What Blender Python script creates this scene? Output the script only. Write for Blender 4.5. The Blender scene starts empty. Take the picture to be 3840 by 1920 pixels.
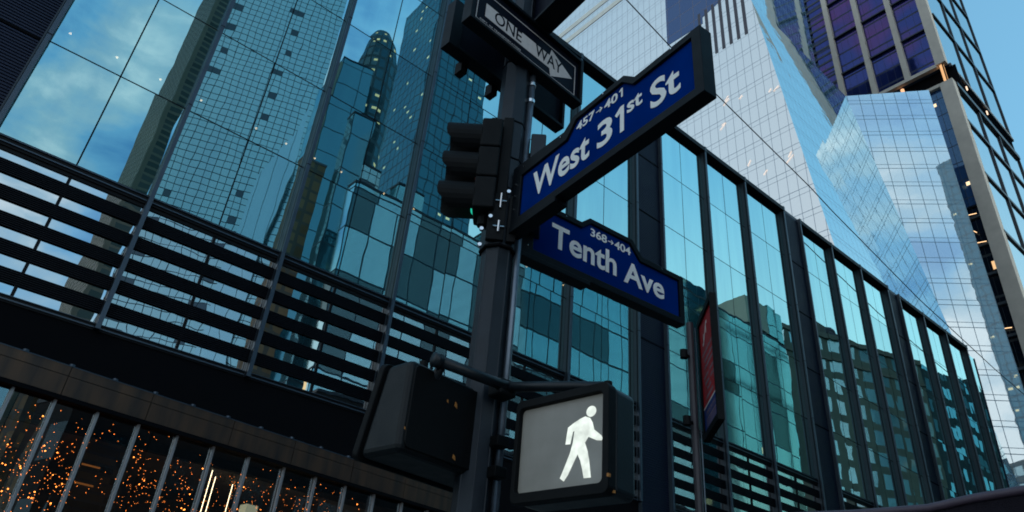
import bpy, bmesh, math, random
from mathutils import Vector, Matrix
R_ = math.radians
random.seed(7)
sc = bpy.context.scene
col = sc.collection

# ------------------------------------------------------------------ helpers
class MB:
    """collects faces (with uv in metres), builds one mesh object"""
    def __init__(s):
        s.v = []; s.f = []; s.uv = []; s.m = []
    def face(s, pts, uv=None, mi=0):
        b = len(s.v); s.v += [tuple(p) for p in pts]
        s.f.append(tuple(range(b, b + len(pts))))
        s.uv.append(uv if uv else [(0, 0)] * len(pts)); s.m.append(mi)
    def box(s, x0, x1, y0, y1, z0, z1, mi=0, M=None):
        P = lambda x, y, z: (M @ Vector((x, y, z))) if M else Vector((x, y, z))
        c = [P(x, y, z) for z in (z0, z1) for y in (y0, y1) for x in (x0, x1)]
        for q, w, h in (((0, 1, 5, 4), 0, 2), ((1, 3, 7, 5), 1, 2), ((3, 2, 6, 7), 0, 2), ((2, 0, 4, 6), 1, 2), ((4, 5, 7, 6), 0, 1), ((2, 3, 1, 0), 0, 1)):
            raw = [((x0, x1)[i & 1], (y0, y1)[(i >> 1) & 1], (z0, z1)[i >> 2]) for i in q]
            s.face([c[i] for i in q], [(r[w], r[h]) for r in raw], mi)
    def tube(s, pts, rad, n=10, caps=True, mi=0):
        pts = [Vector(p) for p in pts]; rings = []
        for i, p in enumerate(pts):
            t = (pts[min(i + 1, len(pts) - 1)] - pts[max(i - 1, 0)]).normalized()
            a = t.cross(Vector((0, 0, 1)))
            if a.length < 1e-3: a = t.cross(Vector((0, 1, 0)))
            a.normalize(); b = t.cross(a); r = rad[i] if isinstance(rad, (list, tuple)) else rad
            rings.append([p + a * math.cos(2 * math.pi * k / n) * r + b * math.sin(2 * math.pi * k / n) * r for k in range(n)])
        for i in range(len(rings) - 1):
            for k in range(n):
                s.face([rings[i][k], rings[i][(k + 1) % n], rings[i + 1][(k + 1) % n], rings[i + 1][k]], None, mi)
        if caps:
            s.face(rings[0][::-1], None, mi); s.face(rings[-1], None, mi)
    def prism(s, poly, y0, y1, mi=0, side=None):
        """poly in (x,z); extruded along y"""
        side = mi if side is None else side
        s.face([(x, y0, z) for x, z in poly], [(x, z) for x, z in poly], mi)
        s.face([(x, y1, z) for x, z in poly][::-1], [(x, z) for x, z in poly][::-1], mi)
        n = len(poly)
        for i in range(n):
            (a, b), (c, d) = poly[i], poly[(i + 1) % n]
            s.face([(a, y0, b), (a, y1, b), (c, y1, d), (c, y0, d)], None, side)
    def build(s, name, mats, parent=None, bevel=0, smooth=False, M=None, merge=True, normals=True):
        me = bpy.data.meshes.new(name)
        me.from_pydata(s.v, [], s.f)
        uvl = me.uv_layers.new(name='UVMap')
        k = 0
        for u in s.uv:
            for c in u: uvl.data[k].uv = c; k += 1
        for p, mi in zip(me.polygons, s.m): p.material_index = mi; p.use_smooth = smooth
        for m in (mats if isinstance(mats, (list, tuple)) else [mats]): me.materials.append(m)
        if merge:
            bm = bmesh.new(); bm.from_mesh(me); bmesh.ops.remove_doubles(bm, verts=bm.verts, dist=1e-5)
            if normals: bmesh.ops.recalc_face_normals(bm, faces=bm.faces)
            bm.to_mesh(me); bm.free()
        o = bpy.data.objects.new(name, me); col.objects.link(o)
        if parent: o.parent = parent
        if M is not None: o.matrix_local = M
        if bevel:
            b = o.modifiers.new('bevel', 'BEVEL'); b.width = bevel; b.segments = 3; b.limit_method = 'ANGLE'
        return o

def tag(o, label=None, cat=None, group=None, kind=None):
    if label: o['label'] = label
    if cat: o['category'] = cat
    if group: o['group'] = group
    if kind: o['kind'] = kind
    return o
def thing(name, label, cat, loc=(0, 0, 0), rz=0, group=None):
    e = bpy.data.objects.new(name, None); col.objects.link(e)
    e.location = loc; e.rotation_euler = (0, 0, R_(rz)); e.empty_display_size = .2
    return tag(e, label, cat, group)

# ------------------------------------------------------------------ materials
class NT:
    def __init__(s, name):
        s.m = bpy.data.materials.new(name); s.m.use_nodes = True
        s.t = s.m.node_tree; s.t.nodes.clear(); s.out = s.n('ShaderNodeOutputMaterial')
    def n(s, typ, **kw):
        nd = s.t.nodes.new(typ)
        for k, v in kw.items():
            if hasattr(nd, k): setattr(nd, k, v)
            else: nd.inputs[k].default_value = v
        return nd
    def l(s, a, b): s.t.links.new(a, b)
    def math(s, op, a, b=None, c=None):
        nd = s.t.nodes.new('ShaderNodeMath'); nd.operation = op
        for i, x in enumerate((a, b, c)):
            if x is None: continue
            if isinstance(x, (int, float)): nd.inputs[i].default_value = x
            else: s.l(x, nd.inputs[i])
        return nd.outputs[0]
    def mixc(s, f, a, b, mode='MIX'):
        nd = s.t.nodes.new('ShaderNodeMix'); nd.data_type = 'RGBA'; nd.blend_type = mode
        for i, x in ((0, f), (6, a), (7, b)):
            if isinstance(x, (int, float)): nd.inputs[i].default_value = x
            elif isinstance(x, tuple): nd.inputs[i].default_value = (*x, 1) if len(x) == 3 else x
            else: s.l(x, nd.inputs[i])
        return nd.outputs[2]
def C4(c): return (c[0], c[1], c[2], 1)

def principled(name, base, rough=.5, metal=0, var=.15, scale=8, bump=0, bscale=60, spec=.5, emis=None, estr=0, coat=0):
    N = NT(name); p = N.n('ShaderNodeBsdfPrincipled')
    p.inputs['Roughness'].default_value = rough; p.inputs['Metallic'].default_value = metal
    p.inputs['Specular IOR Level'].default_value = spec; p.inputs['Coat Weight'].default_value = coat
    tc = N.n('ShaderNodeTexCoord')
    no = N.n('ShaderNodeTexNoise'); no.inputs['Scale'].default_value = scale; no.inputs['Detail'].default_value = 5
    N.l(tc.outputs['Object'], no.inputs['Vector'])
    f = N.math('MULTIPLY_ADD', no.outputs[0], 1.6, -.3)
    c = N.mixc(f, tuple(x * (1 - var) for x in base), tuple(min(1, x * (1 + var)) for x in base))
    N.l(c, p.inputs['Base Color'])
    rr = N.math('MULTIPLY_ADD', no.outputs[0], .25, rough - .12); N.l(rr, p.inputs['Roughness'])
    if bump:
        n2 = N.n('ShaderNodeTexNoise'); n2.inputs['Scale'].default_value = bscale
        N.l(tc.outputs['Object'], n2.inputs['Vector'])
        b = N.n('ShaderNodeBump'); b.inputs['Strength'].default_value = bump; b.inputs['Distance'].default_value = .01
        N.l(n2.outputs[0], b.inputs['Height']); N.l(b.outputs[0], p.inputs['Normal'])
    if emis:
        p.inputs['Emission Color'].default_value = C4(emis); p.inputs['Emission Strength'].default_value = estr
    N.l(p.outputs[0], N.out.inputs[0]); return N.m

def emitter(name, c, s):
    N = NT(name); e = N.n('ShaderNodeEmission'); e.inputs[0].default_value = C4(c); e.inputs[1].default_value = s
    N.l(e.outputs[0], N.out.inputs[0]); return N.m

def facing_fac(N, a, b, p, normal=None):
    lw = N.n('ShaderNodeLayerWeight'); lw.inputs['Blend'].default_value = .5
    if normal is not None: N.l(normal, lw.inputs['Normal'])
    return N.math('MULTIPLY_ADD', N.math('POWER', lw.outputs['Facing'], p), b, a)

def window_glass(name, tint, thru, a, b, p=2.0, wav=.0012, wsc=.8, rough=0.0, streak=.12):
    """coated facade glass: mirror with slight heat-strengthening waves over a see-through body"""
    N = NT(name)
    geo = N.n('ShaderNodeNewGeometry')
    mp = N.n('ShaderNodeMapping'); mp.inputs['Scale'].default_value = (1, 1, .75)
    N.l(geo.outputs['Position'], mp.inputs['Vector'])
    n1 = N.n('ShaderNodeTexNoise'); n1.inputs['Scale'].default_value = wsc; n1.inputs['Detail'].default_value = 1.5
    N.l(mp.outputs[0], n1.inputs['Vector'])
    bu = N.n('ShaderNodeBump'); bu.inputs['Strength'].default_value = 1; bu.inputs['Distance'].default_value = wav * 10
    N.l(N.math('MULTIPLY', n1.outputs[0], .1), bu.inputs['Height'])
    g = N.n('ShaderNodeBsdfAnisotropic') if False else N.n('ShaderNodeBsdfGlossy')
    g.inputs['Roughness'].default_value = rough
    n2 = N.n('ShaderNodeTexNoise'); n2.inputs['Scale'].default_value = .9; n2.inputs['Detail'].default_value = 6
    m2 = N.n('ShaderNodeMapping'); m2.inputs['Scale'].default_value = (3.5, 1, .35)
    N.l(geo.outputs['Position'], m2.inputs['Vector']); N.l(m2.outputs[0], n2.inputs['Vector'])
    c = N.mixc(n2.outputs[0], tuple(x * (1 - streak) for x in tint), tuple(min(1, x * (1 + streak)) for x in tint))
    oi = N.n('ShaderNodeObjectInfo'); c = N.mixc(1.0, c, N.mixc(oi.outputs['Random'], (.84, .88, .90), (1.08, 1.06, 1.04)), 'MULTIPLY')
    N.l(c, g.inputs['Color']); N.l(bu.outputs[0], g.inputs['Normal'])
    t = N.n('ShaderNodeBsdfTransparent'); t.inputs[0].default_value = C4(thru)
    mx = N.n('ShaderNodeMixShader'); N.l(facing_fac(N, a, b, p), mx.inputs[0])
    N.l(t.outputs[0], mx.inputs[1]); N.l(g.outputs[0], mx.inputs[2]); N.l(mx.outputs[0], N.out.inputs[0])
    return N.m

def grid_wall(name, pu, pv, fu, fv, glass, frame, tint=(1, 1, 1), a=.3, b=.6, p=2, rough=.03, var=.3, lit=0, litc=(1, .75, .4), lits=1.2,
              tilt=0, wav=0, frough=.6, dark=0, darkc=(.02, .03, .04), du=1, dv=1, slots=None, dusk_tint=None, line2=0):
    """curtain wall / punched-window wall from uv in metres: pitch pu x pv, frame widths fu x fv"""
    N = NT(name)
    uv = N.n('ShaderNodeUVMap'); sp = N.n('ShaderNodeSeparateXYZ'); N.l(uv.outputs[0], sp.inputs[0])
    U = N.math('DIVIDE', sp.outputs[0], pu); V = N.math('DIVIDE', sp.outputs[1], pv)
    fu_ = N.math('FRACT', U); fv_ = N.math('FRACT', V)
    inu = N.math('MULTIPLY', N.math('GREATER_THAN', fu_, fu / pu), 1.0)
    inv = N.math('GREATER_THAN', fv_, fv / pv)
    if line2:
        inv = N.math('MULTIPLY', inv, N.math('GREATER_THAN', N.math('ABSOLUTE', N.math('SUBTRACT', fv_, line2)), .012))
    win = N.math('MULTIPLY', inu, inv)
    cell = N.n('ShaderNodeCombineXYZ'); N.l(N.math('FLOOR', N.math('DIVIDE', U, du)), cell.inputs[0]); N.l(N.math('FLOOR', N.math('DIVIDE', V, dv)), cell.inputs[1])
    wn = N.n('ShaderNodeTexWhiteNoise'); wn.noise_dimensions = '2D'; N.l(cell.outputs[0], wn.inputs['Vector'])
    r1 = wn.outputs['Value']
    gc = N.mixc(r1, tuple(x * (1 - var) for x in glass), tuple(x * (1 + var) for x in glass))
    tc = N.mixc(N.math('MULTIPLY', r1, .6), tint, tuple(x * (1 - var * .5) for x in tint))
    if dusk_tint:
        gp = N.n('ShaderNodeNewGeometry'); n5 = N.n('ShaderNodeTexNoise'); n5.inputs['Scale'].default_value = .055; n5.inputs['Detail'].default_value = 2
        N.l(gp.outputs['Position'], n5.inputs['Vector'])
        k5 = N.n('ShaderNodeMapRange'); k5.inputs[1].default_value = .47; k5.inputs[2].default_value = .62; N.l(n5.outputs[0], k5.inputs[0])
        tc = N.mixc(k5.outputs[0], tc, dusk_tint)
    if dark:
        isd = N.math('LESS_THAN', N.math('FRACT', N.math('MULTIPLY', r1, 7.31)), dark)
        gc = N.mixc(isd, gc, darkc); tc = N.mixc(isd, tc, tuple(x * .25 for x in tint))
    if slots:
        mu, mv, wu = slots
        cu = N.math('FLOORED_MODULO', N.math('FLOOR', U), mu); cvv = N.math('FLOORED_MODULO', N.math('ADD', N.math('FLOOR', V), N.math('FLOOR', N.math('DIVIDE', U, mu))), mv)
        sl = N.math('MULTIPLY', N.math('LESS_THAN', cu, wu), N.math('LESS_THAN', cvv, 1))
        sl = N.math('MULTIPLY', sl, N.math('GREATER_THAN', r1, .42))
        gc = N.mixc(sl, gc, (.010, .014, .020)); tc = N.mixc(sl, tc, (.16, .17, .19))
    d = N.n('ShaderNodeBsdfDiffuse'); N.l(gc, d.inputs[0])
    g = N.n('ShaderNodeBsdfGlossy'); g.inputs['Roughness'].default_value = rough; N.l(tc, g.inputs['Color'])
    nrm = None
    if wav:
        geo = N.n('ShaderNodeNewGeometry')
        n1 = N.n('ShaderNodeTexNoise'); n1.inputs['Scale'].default_value = .5; n1.inputs['Detail'].default_value = 1
        N.l(geo.outputs['Position'], n1.inputs['Vector'])
        bu = N.n('ShaderNodeBump'); bu.inputs['Distance'].default_value = wav * 10
        N.l(N.math('MULTIPLY', n1.outputs[0], .1), bu.inputs['Height']); nrm = bu.outputs[0]; N.l(nrm, g.inputs['Normal'])
    mx = N.n('ShaderNodeMixShader'); N.l(facing_fac(N, a, b, p), mx.inputs[0]); N.l(d.outputs[0], mx.inputs[1]); N.l(g.outputs[0], mx.inputs[2])
    last = mx.outputs[0]
    if lit:
        em = N.n('ShaderNodeEmission'); em.inputs[0].default_value = C4(litc); em.inputs[1].default_value = lits
        c2 = N.n('ShaderNodeCombineXYZ'); N.l(N.math('FLOOR', U), c2.inputs[1]); N.l(N.math('FLOOR', V), c2.inputs[0])
        w2 = N.n('ShaderNodeTexWhiteNoise'); w2.noise_dimensions = '2D'; N.l(c2.outputs[0], w2.inputs['Vector'])
        isl = N.math('GREATER_THAN', w2.outputs['Value'], 1 - lit)
        spot = N.math('MULTIPLY', N.math('MULTIPLY', N.math('GREATER_THAN', fv_, .66), N.math('LESS_THAN', fv_, .86)), N.math('MULTIPLY', N.math('GREATER_THAN', fu_, .3), N.math('LESS_THAN', fu_, .75)))
        ms = N.n('ShaderNodeMixShader'); N.l(N.math('MULTIPLY', isl, spot), ms.inputs[0]); N.l(last, ms.inputs[1]); N.l(em.outputs[0], ms.inputs[2]); last = ms.outputs[0]
    fr = N.n('ShaderNodeBsdfPrincipled'); fr.inputs['Roughness'].default_value = frough
    geo2 = N.n('ShaderNodeNewGeometry'); nf = N.n('ShaderNodeTexNoise'); nf.inputs['Scale'].default_value = .6; nf.inputs['Detail'].default_value = 8
    N.l(geo2.outputs['Position'], nf.inputs['Vector'])
    N.l(N.mixc(nf.outputs[0], tuple(x * .75 for x in frame), tuple(x * 1.25 for x in frame)), fr.inputs['Base Color'])
    m2 = N.n('ShaderNodeMixShader'); N.l(win, m2.inputs[0]); N.l(fr.outputs[0], m2.inputs[1]); N.l(last, m2.inputs[2])
    N.l(m2.outputs[0], N.out.inputs[0]); return N.m

mt = {}
mt['mullion'] = principled('dark_bronze_aluminium', (.034, .048, .062), .42, .1, .2, 3, spec=0.35)
mt['mullion_edge'] = principled('aluminium_edge_cap', (.045, .070, .100), .35, .3, .2, 3)
mt['black'] = principled('black_painted_metal', (.003, .004, .006), .5, 0, .3, 5, spec=0.15)
mt['void'] = principled('joint_and_shade_black', (.003, .0035, .005), .9, 0, .3, 2, spec=.1)
mt['slat'] = principled('navy_louvre_blade', (.005, .007, .013), .5, .1, .25, 4, spec=0.2)
mt['pier'] = principled('ribbed_navy_metal', (.011, .017, .042), .45, .2, .2, 1.5, spec=0.25)
mt['pole'] = principled('pole_paint', (.017, .024, .033), .45, .15, .35, 9, .06, 90, spec=0.3)
mt['housing'] = principled('signal_housing_paint', (.0014, .0022, .0030), .65, 0, .35, 14, .08, 120, spec=0.18)
mt['housing_side'] = principled('signal_housing_gloss', (.007, .011, .015), .42, 0, .3, 12, .08, 120, spec=0.35)
mt['housing_l'] = principled('signal_housing_back', (.0035, .006, .008), .5, 0, .35, 12, .08, 120, spec=.25)
mt['frame'] = principled('sign_frame_extrusion', (.0025, .005, .008), .5, .1, .3, 12, spec=0.15)
mt['blue'] = principled('sign_blue_sheeting', (.0002, .024, .17), .5, 0, .25, 3.5, .1, 400, spec=0.0)
mt['letter'] = principled('sign_letter_sheeting', (.92, .91, .87), .6, 0, .12, 14, spec=.2)
mt['navy'] = principled('sign_black_sheeting', (.005, .007, .016), .5, 0, .3, 20, spec=0.08)
mt['arrow'] = principled('sign_white_sheeting', (.74, .70, .68), .6, 0, .12, 25, spec=.2)
mt['steel'] = principled('stainless_steel', (.75, .76, .78), .18, 1, .1, 30)
mt['conduit'] = principled('galvanised_conduit', (.17, .21, .26), .38, .7, .2, 25)
mt['rust'] = principled('chipped_orange_primer', (.38, .15, .03), .7, 0, .3, 60)
mt['lens_off'] = principled('dark_lens', (.02, .02, .02), .2, 0, .2, 30)
mt['green'] = emitter('green_signal_light', (.02, .55, .36), .9)
mt['amberglow'] = principled('red_lens', (.16, .012, .004), .25, 0, .2, 20)
mt['display'] = principled('signal_display_panel', (.19, .185, .17), .36, 0, .45, 4, .2, 300, emis=(.9, .95, .85), estr=.028)
N = NT('walking_person_light'); e = N.n('ShaderNodeEmission'); e.inputs[0].default_value = (.90, 1, .93, 1)
tc_ = N.n('ShaderNodeTexCoord'); n_ = N.n('ShaderNodeTexNoise'); n_.inputs['Scale'].default_value = 22; n_.inputs['Detail'].default_value = 3; N.l(tc_.outputs['Object'], n_.inputs['Vector'])
N.l(N.math('MULTIPLY_ADD', n_.outputs[0], .9, .42), e.inputs[1]); N.l(e.outputs[0], N.out.inputs[0]); mt['man'] = N.m
mt['coping'] = principled('roof_coping_grey', (.16, .17, .19), .6, 0, .2, 2)
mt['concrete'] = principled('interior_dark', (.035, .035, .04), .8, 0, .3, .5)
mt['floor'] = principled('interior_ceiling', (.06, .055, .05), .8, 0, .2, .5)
mt['fin'] = principled('satin_grey_fin', (.36, .36, .38), .35, .4, .15, 4)
mt['bulb'] = emitter('warm_bulb', (1, .27, .045), 7)
mt['bulb2'] = emitter('warm_bulb_dim', (1, .25, .04), 4)
mt['down'] = emitter('warm_downlight', (1, .50, .24), 6)
mt['tube'] = emitter('lobby_lamp', (1, .85, .55), 5)
mt['column_lit'] = principled('lit_lobby_column', (.6, .62, .5), .6, 0, .1, 1, emis=(.75, .85, .62), estr=.38)  # weak glow stands in for lamp light falling on the columns
mt['red'] = principled('sign_red_sheeting', (.50, .008, .010), .5, 0, .1, 10, spec=.3)
mt['redblue'] = principled('sign_lower_blue_sheeting', (.006, .03, .20), .5, 0, .1, 10, spec=.3)
mt['rtext'] = principled('sign_pale_lettering', (.30, .20, .23), .6, 0, .1, 10)
mt['bpole'] = principled('weathered_pole_paint', (.045, .040, .048), .5, .2, .25, 6)
mt['stone'] = principled('tower_stone_pier', (.55, .49, .42), .75, 0, .14, .5, .6, 4)
mt['darkbar'] = principled('tower_dark_mullion', (.010, .016, .028), .4, .2, .2, .3)
mt['darkbar2'] = principled('grey_floor_edge', (.035, .045, .060), .6, 0, .2, .3)
mt['asphalt'] = principled('asphalt', (.05, .05, .052), .85, 0, .25, 3, .5, 60)
mt['paving'] = principled('concrete_paving', (.12, .12, .115), .8, 0, .2, 1.5, .4, 40)
mt['cable'] = principled('black_cable', (.01, .01, .012), .5)
mt['awning'] = principled('awning_dark_mesh', (.012, .010, .016), .6, 0, .3, 20, .8, 160, spec=0.1)
mt['awning_rim'] = principled('awning_rim_paint', (.060, .042, .062), .5, 0, .2, 8)

# copper-brown metal fascia
N = NT('brushed_brown_metal'); p = N.n('ShaderNodeBsdfPrincipled'); p.inputs['Metallic'].default_value = .6
uv = N.n('ShaderNodeUVMap'); mp = N.n('ShaderNodeMapping'); mp.inputs['Scale'].default_value = (2.6, .35, 1); N.l(uv.outputs[0], mp.inputs[0])
no = N.n('ShaderNodeTexNoise'); no.inputs['Scale'].default_value = 1.6; no.inputs['Detail'].default_value = 5; N.l(mp.outputs[0], no.inputs['Vector'])
cr = N.n('ShaderNodeValToRGB'); cr.color_ramp.elements[0].position = .3; cr.color_ramp.elements[0].color = (.045, .036, .034, 1)
cr.color_ramp.elements[1].position = .75; cr.color_ramp.elements[1].color = (.15, .082, .050, 1); N.l(no.outputs[0], cr.inputs[0])
N.l(cr.outputs[0], p.inputs['Base Color']); p.inputs['Roughness'].default_value = .42; N.l(p.outputs[0], N.out.inputs[0]); mt['copper'] = N.m

mt['glass'] = window_glass('coated_window_glass', (.56, .90, .98), (.20, .30, .34), .44, .60, 1.0, .0028, .75)
mt['glass_louvre'] = window_glass('clear_window_glass', (.86, .95, 1.0), (.10, .12, .14), .62, .36, 1.6, .003, 1.2)
mt['glass_lobby'] = window_glass('lobby_glass', (.75, .9, 1.0), (.8, .8, .76), .34, .5, 2.6, .002, .9)

# ------------------------------------------------------------------ camera
cam = bpy.data.cameras.new('camera'); co = bpy.data.objects.new('camera', cam); col.objects.link(co)
Rm = Matrix(((0.75690563, -0.38875482, -0.52532234), (-0.64869168, -0.34934959, -0.67613162), (0.07932828, 0.85254006, -0.51660669)))
co.matrix_world = Matrix.Translation((0, 0, 1.6)) @ Rm.to_4x4()
cam.sensor_width = 36; cam.lens = 2702.589 / 3840 * 36; cam.clip_end = 4000; cam.clip_start = .05
sc.camera = co

# ------------------------------------------------------------------ world and light
w = bpy.data.worlds.new('World'); sc.world = w; w.use_nodes = True; t = w.node_tree; t.nodes.clear()
def wn(ty): return t.nodes.new(ty)
out = wn('ShaderNodeOutputWorld'); bg = wn('ShaderNodeBackground'); sky = wn('ShaderNodeTexSky')
sky.sky_type = 'NISHITA'; sky.sun_disc = False
SUN_EL, SUN_AZ = 9.0, -58.0   # azimuth measured in the xy plane from +x
sky.sun_elevation = R_(SUN_EL); sky.sun_rotation = R_(90 - SUN_AZ); sky.air_density = 1.2; sky.dust_density = 1.0; sky.ozone_density = 2.2
hs = wn('ShaderNodeMix'); hs.data_type = 'RGBA'; hs.blend_type = 'MULTIPLY'; hs.inputs[0].default_value = 1; hs.inputs[7].default_value = (1.58, 2.86, 3.42, 1)
gm = wn('ShaderNodeGamma'); gm.inputs[1].default_value = .55; t.links.new(sky.outputs[0], gm.inputs[0]); t.links.new(gm.outputs[0], hs.inputs[6])
tc = wn('ShaderNodeTexCoord'); mp = wn('ShaderNodeMapping'); mp.inputs['Scale'].default_value = (1, 1, 2.1); mp.inputs['Location'].default_value = (.35, .1, .2)
t.links.new(tc.outputs['Generated'], mp.inputs[0])
nz = wn('ShaderNodeTexNoise'); nz.inputs['Scale'].default_value = 4.2; nz.inputs['Detail'].default_value = 7; nz.inputs['Roughness'].default_value = .52; nz.inputs['Distortion'].default_value = .3
t.links.new(mp.outputs[0], nz.inputs['Vector'])
# clouds only stand in the southern half of the sky (behind the camera)
sx = wn('ShaderNodeSeparateXYZ'); t.links.new(tc.outputs['Generated'], sx.inputs[0])
mr = wn('ShaderNodeMapRange'); mr.inputs[1].default_value = -.45; mr.inputs[2].default_value = -.72; mr.inputs[3].default_value = 0; mr.inputs[4].default_value = .9
t.links.new(sx.outputs[1], mr.inputs[0])
# cloud bank south of the street: deep blue gaps, pale tops, whiter towards the horizon
lowz = wn('ShaderNodeMapRange'); lowz.inputs[1].default_value = .75; lowz.inputs[2].default_value = .35; lowz.inputs[3].default_value = -.11; lowz.inputs[4].default_value = .19
t.links.new(sx.outputs[2], lowz.inputs[0])
ad = wn('ShaderNodeMath'); ad.operation = 'ADD'; t.links.new(nz.outputs[0], ad.inputs[0]); t.links.new(lowz.outputs[0], ad.inputs[1])
cr_ = wn('ShaderNodeValToRGB'); E_ = cr_.color_ramp.elements; E_[0].position = .42; E_[0].color = (.09, .28, .58, 1); E_[1].position = .66; E_[1].color = (.86, .93, .98, 1)
e2 = E_.new(.50); e2.color = (.20, .46, .74, 1); e3 = E_.new(.58); e3.color = (.42, .60, .74, 1); t.links.new(ad.outputs[0], cr_.inputs[0])
sc8 = wn('ShaderNodeMix'); sc8.data_type = 'RGBA'; sc8.blend_type = 'MULTIPLY'; sc8.inputs[0].default_value = 1; t.links.new(cr_.outputs[0], sc8.inputs[6]); sc8.inputs[7].default_value = (8.6, 8.6, 8.6, 1)
mxr = wn('ShaderNodeMapRange'); mxr.inputs[1].default_value = .50; mxr.inputs[2].default_value = .25; t.links.new(sx.outputs[0], mxr.inputs[0])
mm = wn('ShaderNodeMath'); mm.operation = 'MULTIPLY'; t.links.new(mxr.outputs[0], mm.inputs[0]); t.links.new(mr.outputs[0], mm.inputs[1])
cm0 = wn('ShaderNodeMix'); cm0.data_type = 'RGBA'; t.links.new(mm.outputs[0], cm0.inputs[0]); t.links.new(hs.outputs[2], cm0.inputs[6]); t.links.new(sc8.outputs[2], cm0.inputs[7])
# pale glow low in the south-east
def mrng(src, a0, a1):
    q = wn('ShaderNodeMapRange'); q.inputs[1].default_value = a0; q.inputs[2].default_value = a1; t.links.new(src, q.inputs[0]); return q.outputs[0]
def mul(x, y):
    q = wn('ShaderNodeMath'); q.operation = 'MULTIPLY'; t.links.new(x, q.inputs[0]); t.links.new(y, q.inputs[1]); return q.outputs[0]
gm2 = mul(mul(mrng(sx.outputs[2], .62, .22), mrng(sx.outputs[0], .25, .70)), mrng(sx.outputs[1], .0, -.35))
cm = wn('ShaderNodeMix'); cm.data_type = 'RGBA'; t.links.new(gm2, cm.inputs[0]); t.links.new(cm0.outputs[2], cm.inputs[6]); cm.inputs[7].default_value = (5.6, 7.2, 6.7, 1)
gx_ = wn('ShaderNodeMapRange'); gx_.inputs[1].default_value = -.15; gx_.inputs[2].default_value = -.8; gx_.inputs[3].default_value = 0; gx_.inputs[4].default_value = .8
t.links.new(sx.outputs[0], gx_.inputs[0])
gl = wn('ShaderNodeMix'); gl.data_type = 'RGBA'; t.links.new(gx_.outputs[0], gl.inputs[0]); t.links.new(cm.outputs[2], gl.inputs[6]); gl.inputs[7].default_value = (4.7, 5.2, 5.7, 1)
t.links.new(gl.outputs[2], bg.inputs[0]); bg.inputs[1].default_value = .15
t.links.new(bg.outputs[0], out.inputs[0])
sun = bpy.data.lights.new('sun', 'SUN'); sun.energy = .5; sun.angle = R_(10); sun.color = (1, .9, .8)
so = bpy.data.objects.new('sun', sun); col.objects.link(so)
dv = Vector((math.cos(R_(SUN_AZ)) * math.cos(R_(SUN_EL)), math.sin(R_(SUN_AZ)) * math.cos(R_(SUN_EL)), math.sin(R_(SUN_EL))))
so.rotation_euler = dv.to_track_quat('Z', 'Y').to_euler()
sc.view_settings.view_transform = 'Standard'; sc.view_settings.look = 'None'; sc.view_settings.exposure = 0.14; sc.view_settings.gamma = 1
sc.cycles.filter_width = 1.8; sc.cycles.max_bounces = 8; sc.cycles.glossy_bounces = 5; sc.cycles.transparent_max_bounces = 10; sc.cycles.caustics_reflective = False; sc.cycles.caustics_refractive = False
sc.cycles.sample_clamp_indirect = 6

# ------------------------------------------------------------------ ground
g = MB(); g.face([(-600, -600, 0), (900, -600, 0), (900, 600, 0), (-600, 600, 0)], [(-600, -600), (900, -600), (900, 600), (-600, 600)])
tag(g.build('ground', mt['asphalt'], merge=False), kind='structure')
g = MB(); g.box(-40, 60, 1.6, 14.6, 0.004, .14); tag(g.build('pavement', mt['paving']), kind='structure')
g = MB()
for k in range(9): g.box(-9 + k * 1.2, -8.4 + k * 1.2, -2.2, 1.2, .004, .010)
tag(g.build('crossing_marking', mt['letter']), kind='structure')

# ------------------------------------------------------------------ the glass office building in front
D = 15.0
fb = thing('office_building', 'dark glass office block with louvred band and brown canopy behind the sign pole', 'building', (20, D, 0))
Mi = Matrix.Translation((-20, -D, 0))
def FB(mb, name, mats, **k): return mb.build(name, mats, fb, M=Mi, **k)
groups = [[-1.2, 1.76, 4.77, 7.82, 10.92, 14.08, 17.32], [18.86, 22.03, 25.1, 28.42], [29.94, 33.0, 36.08, 39.22], [40.66, 43.74, 46.9, 50.02]]
zs = [10.02, 12.55, 15.17, 17.97, 20.72, 23.28]
def pane(mb, x0, x1, z0, z1, y=D + .03):
    a, b = random.uniform(-.0016, .0016), random.uniform(-.0016, .0016)
    mb.face([(x0, y - a - b, z0), (x1, y + a - b, z0), (x1, y + a + b, z1), (x0, y - a + b, z1)], [(x0, z0), (x1, z0), (x1, z1), (x0, z1)])
cell_n = 0
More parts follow.
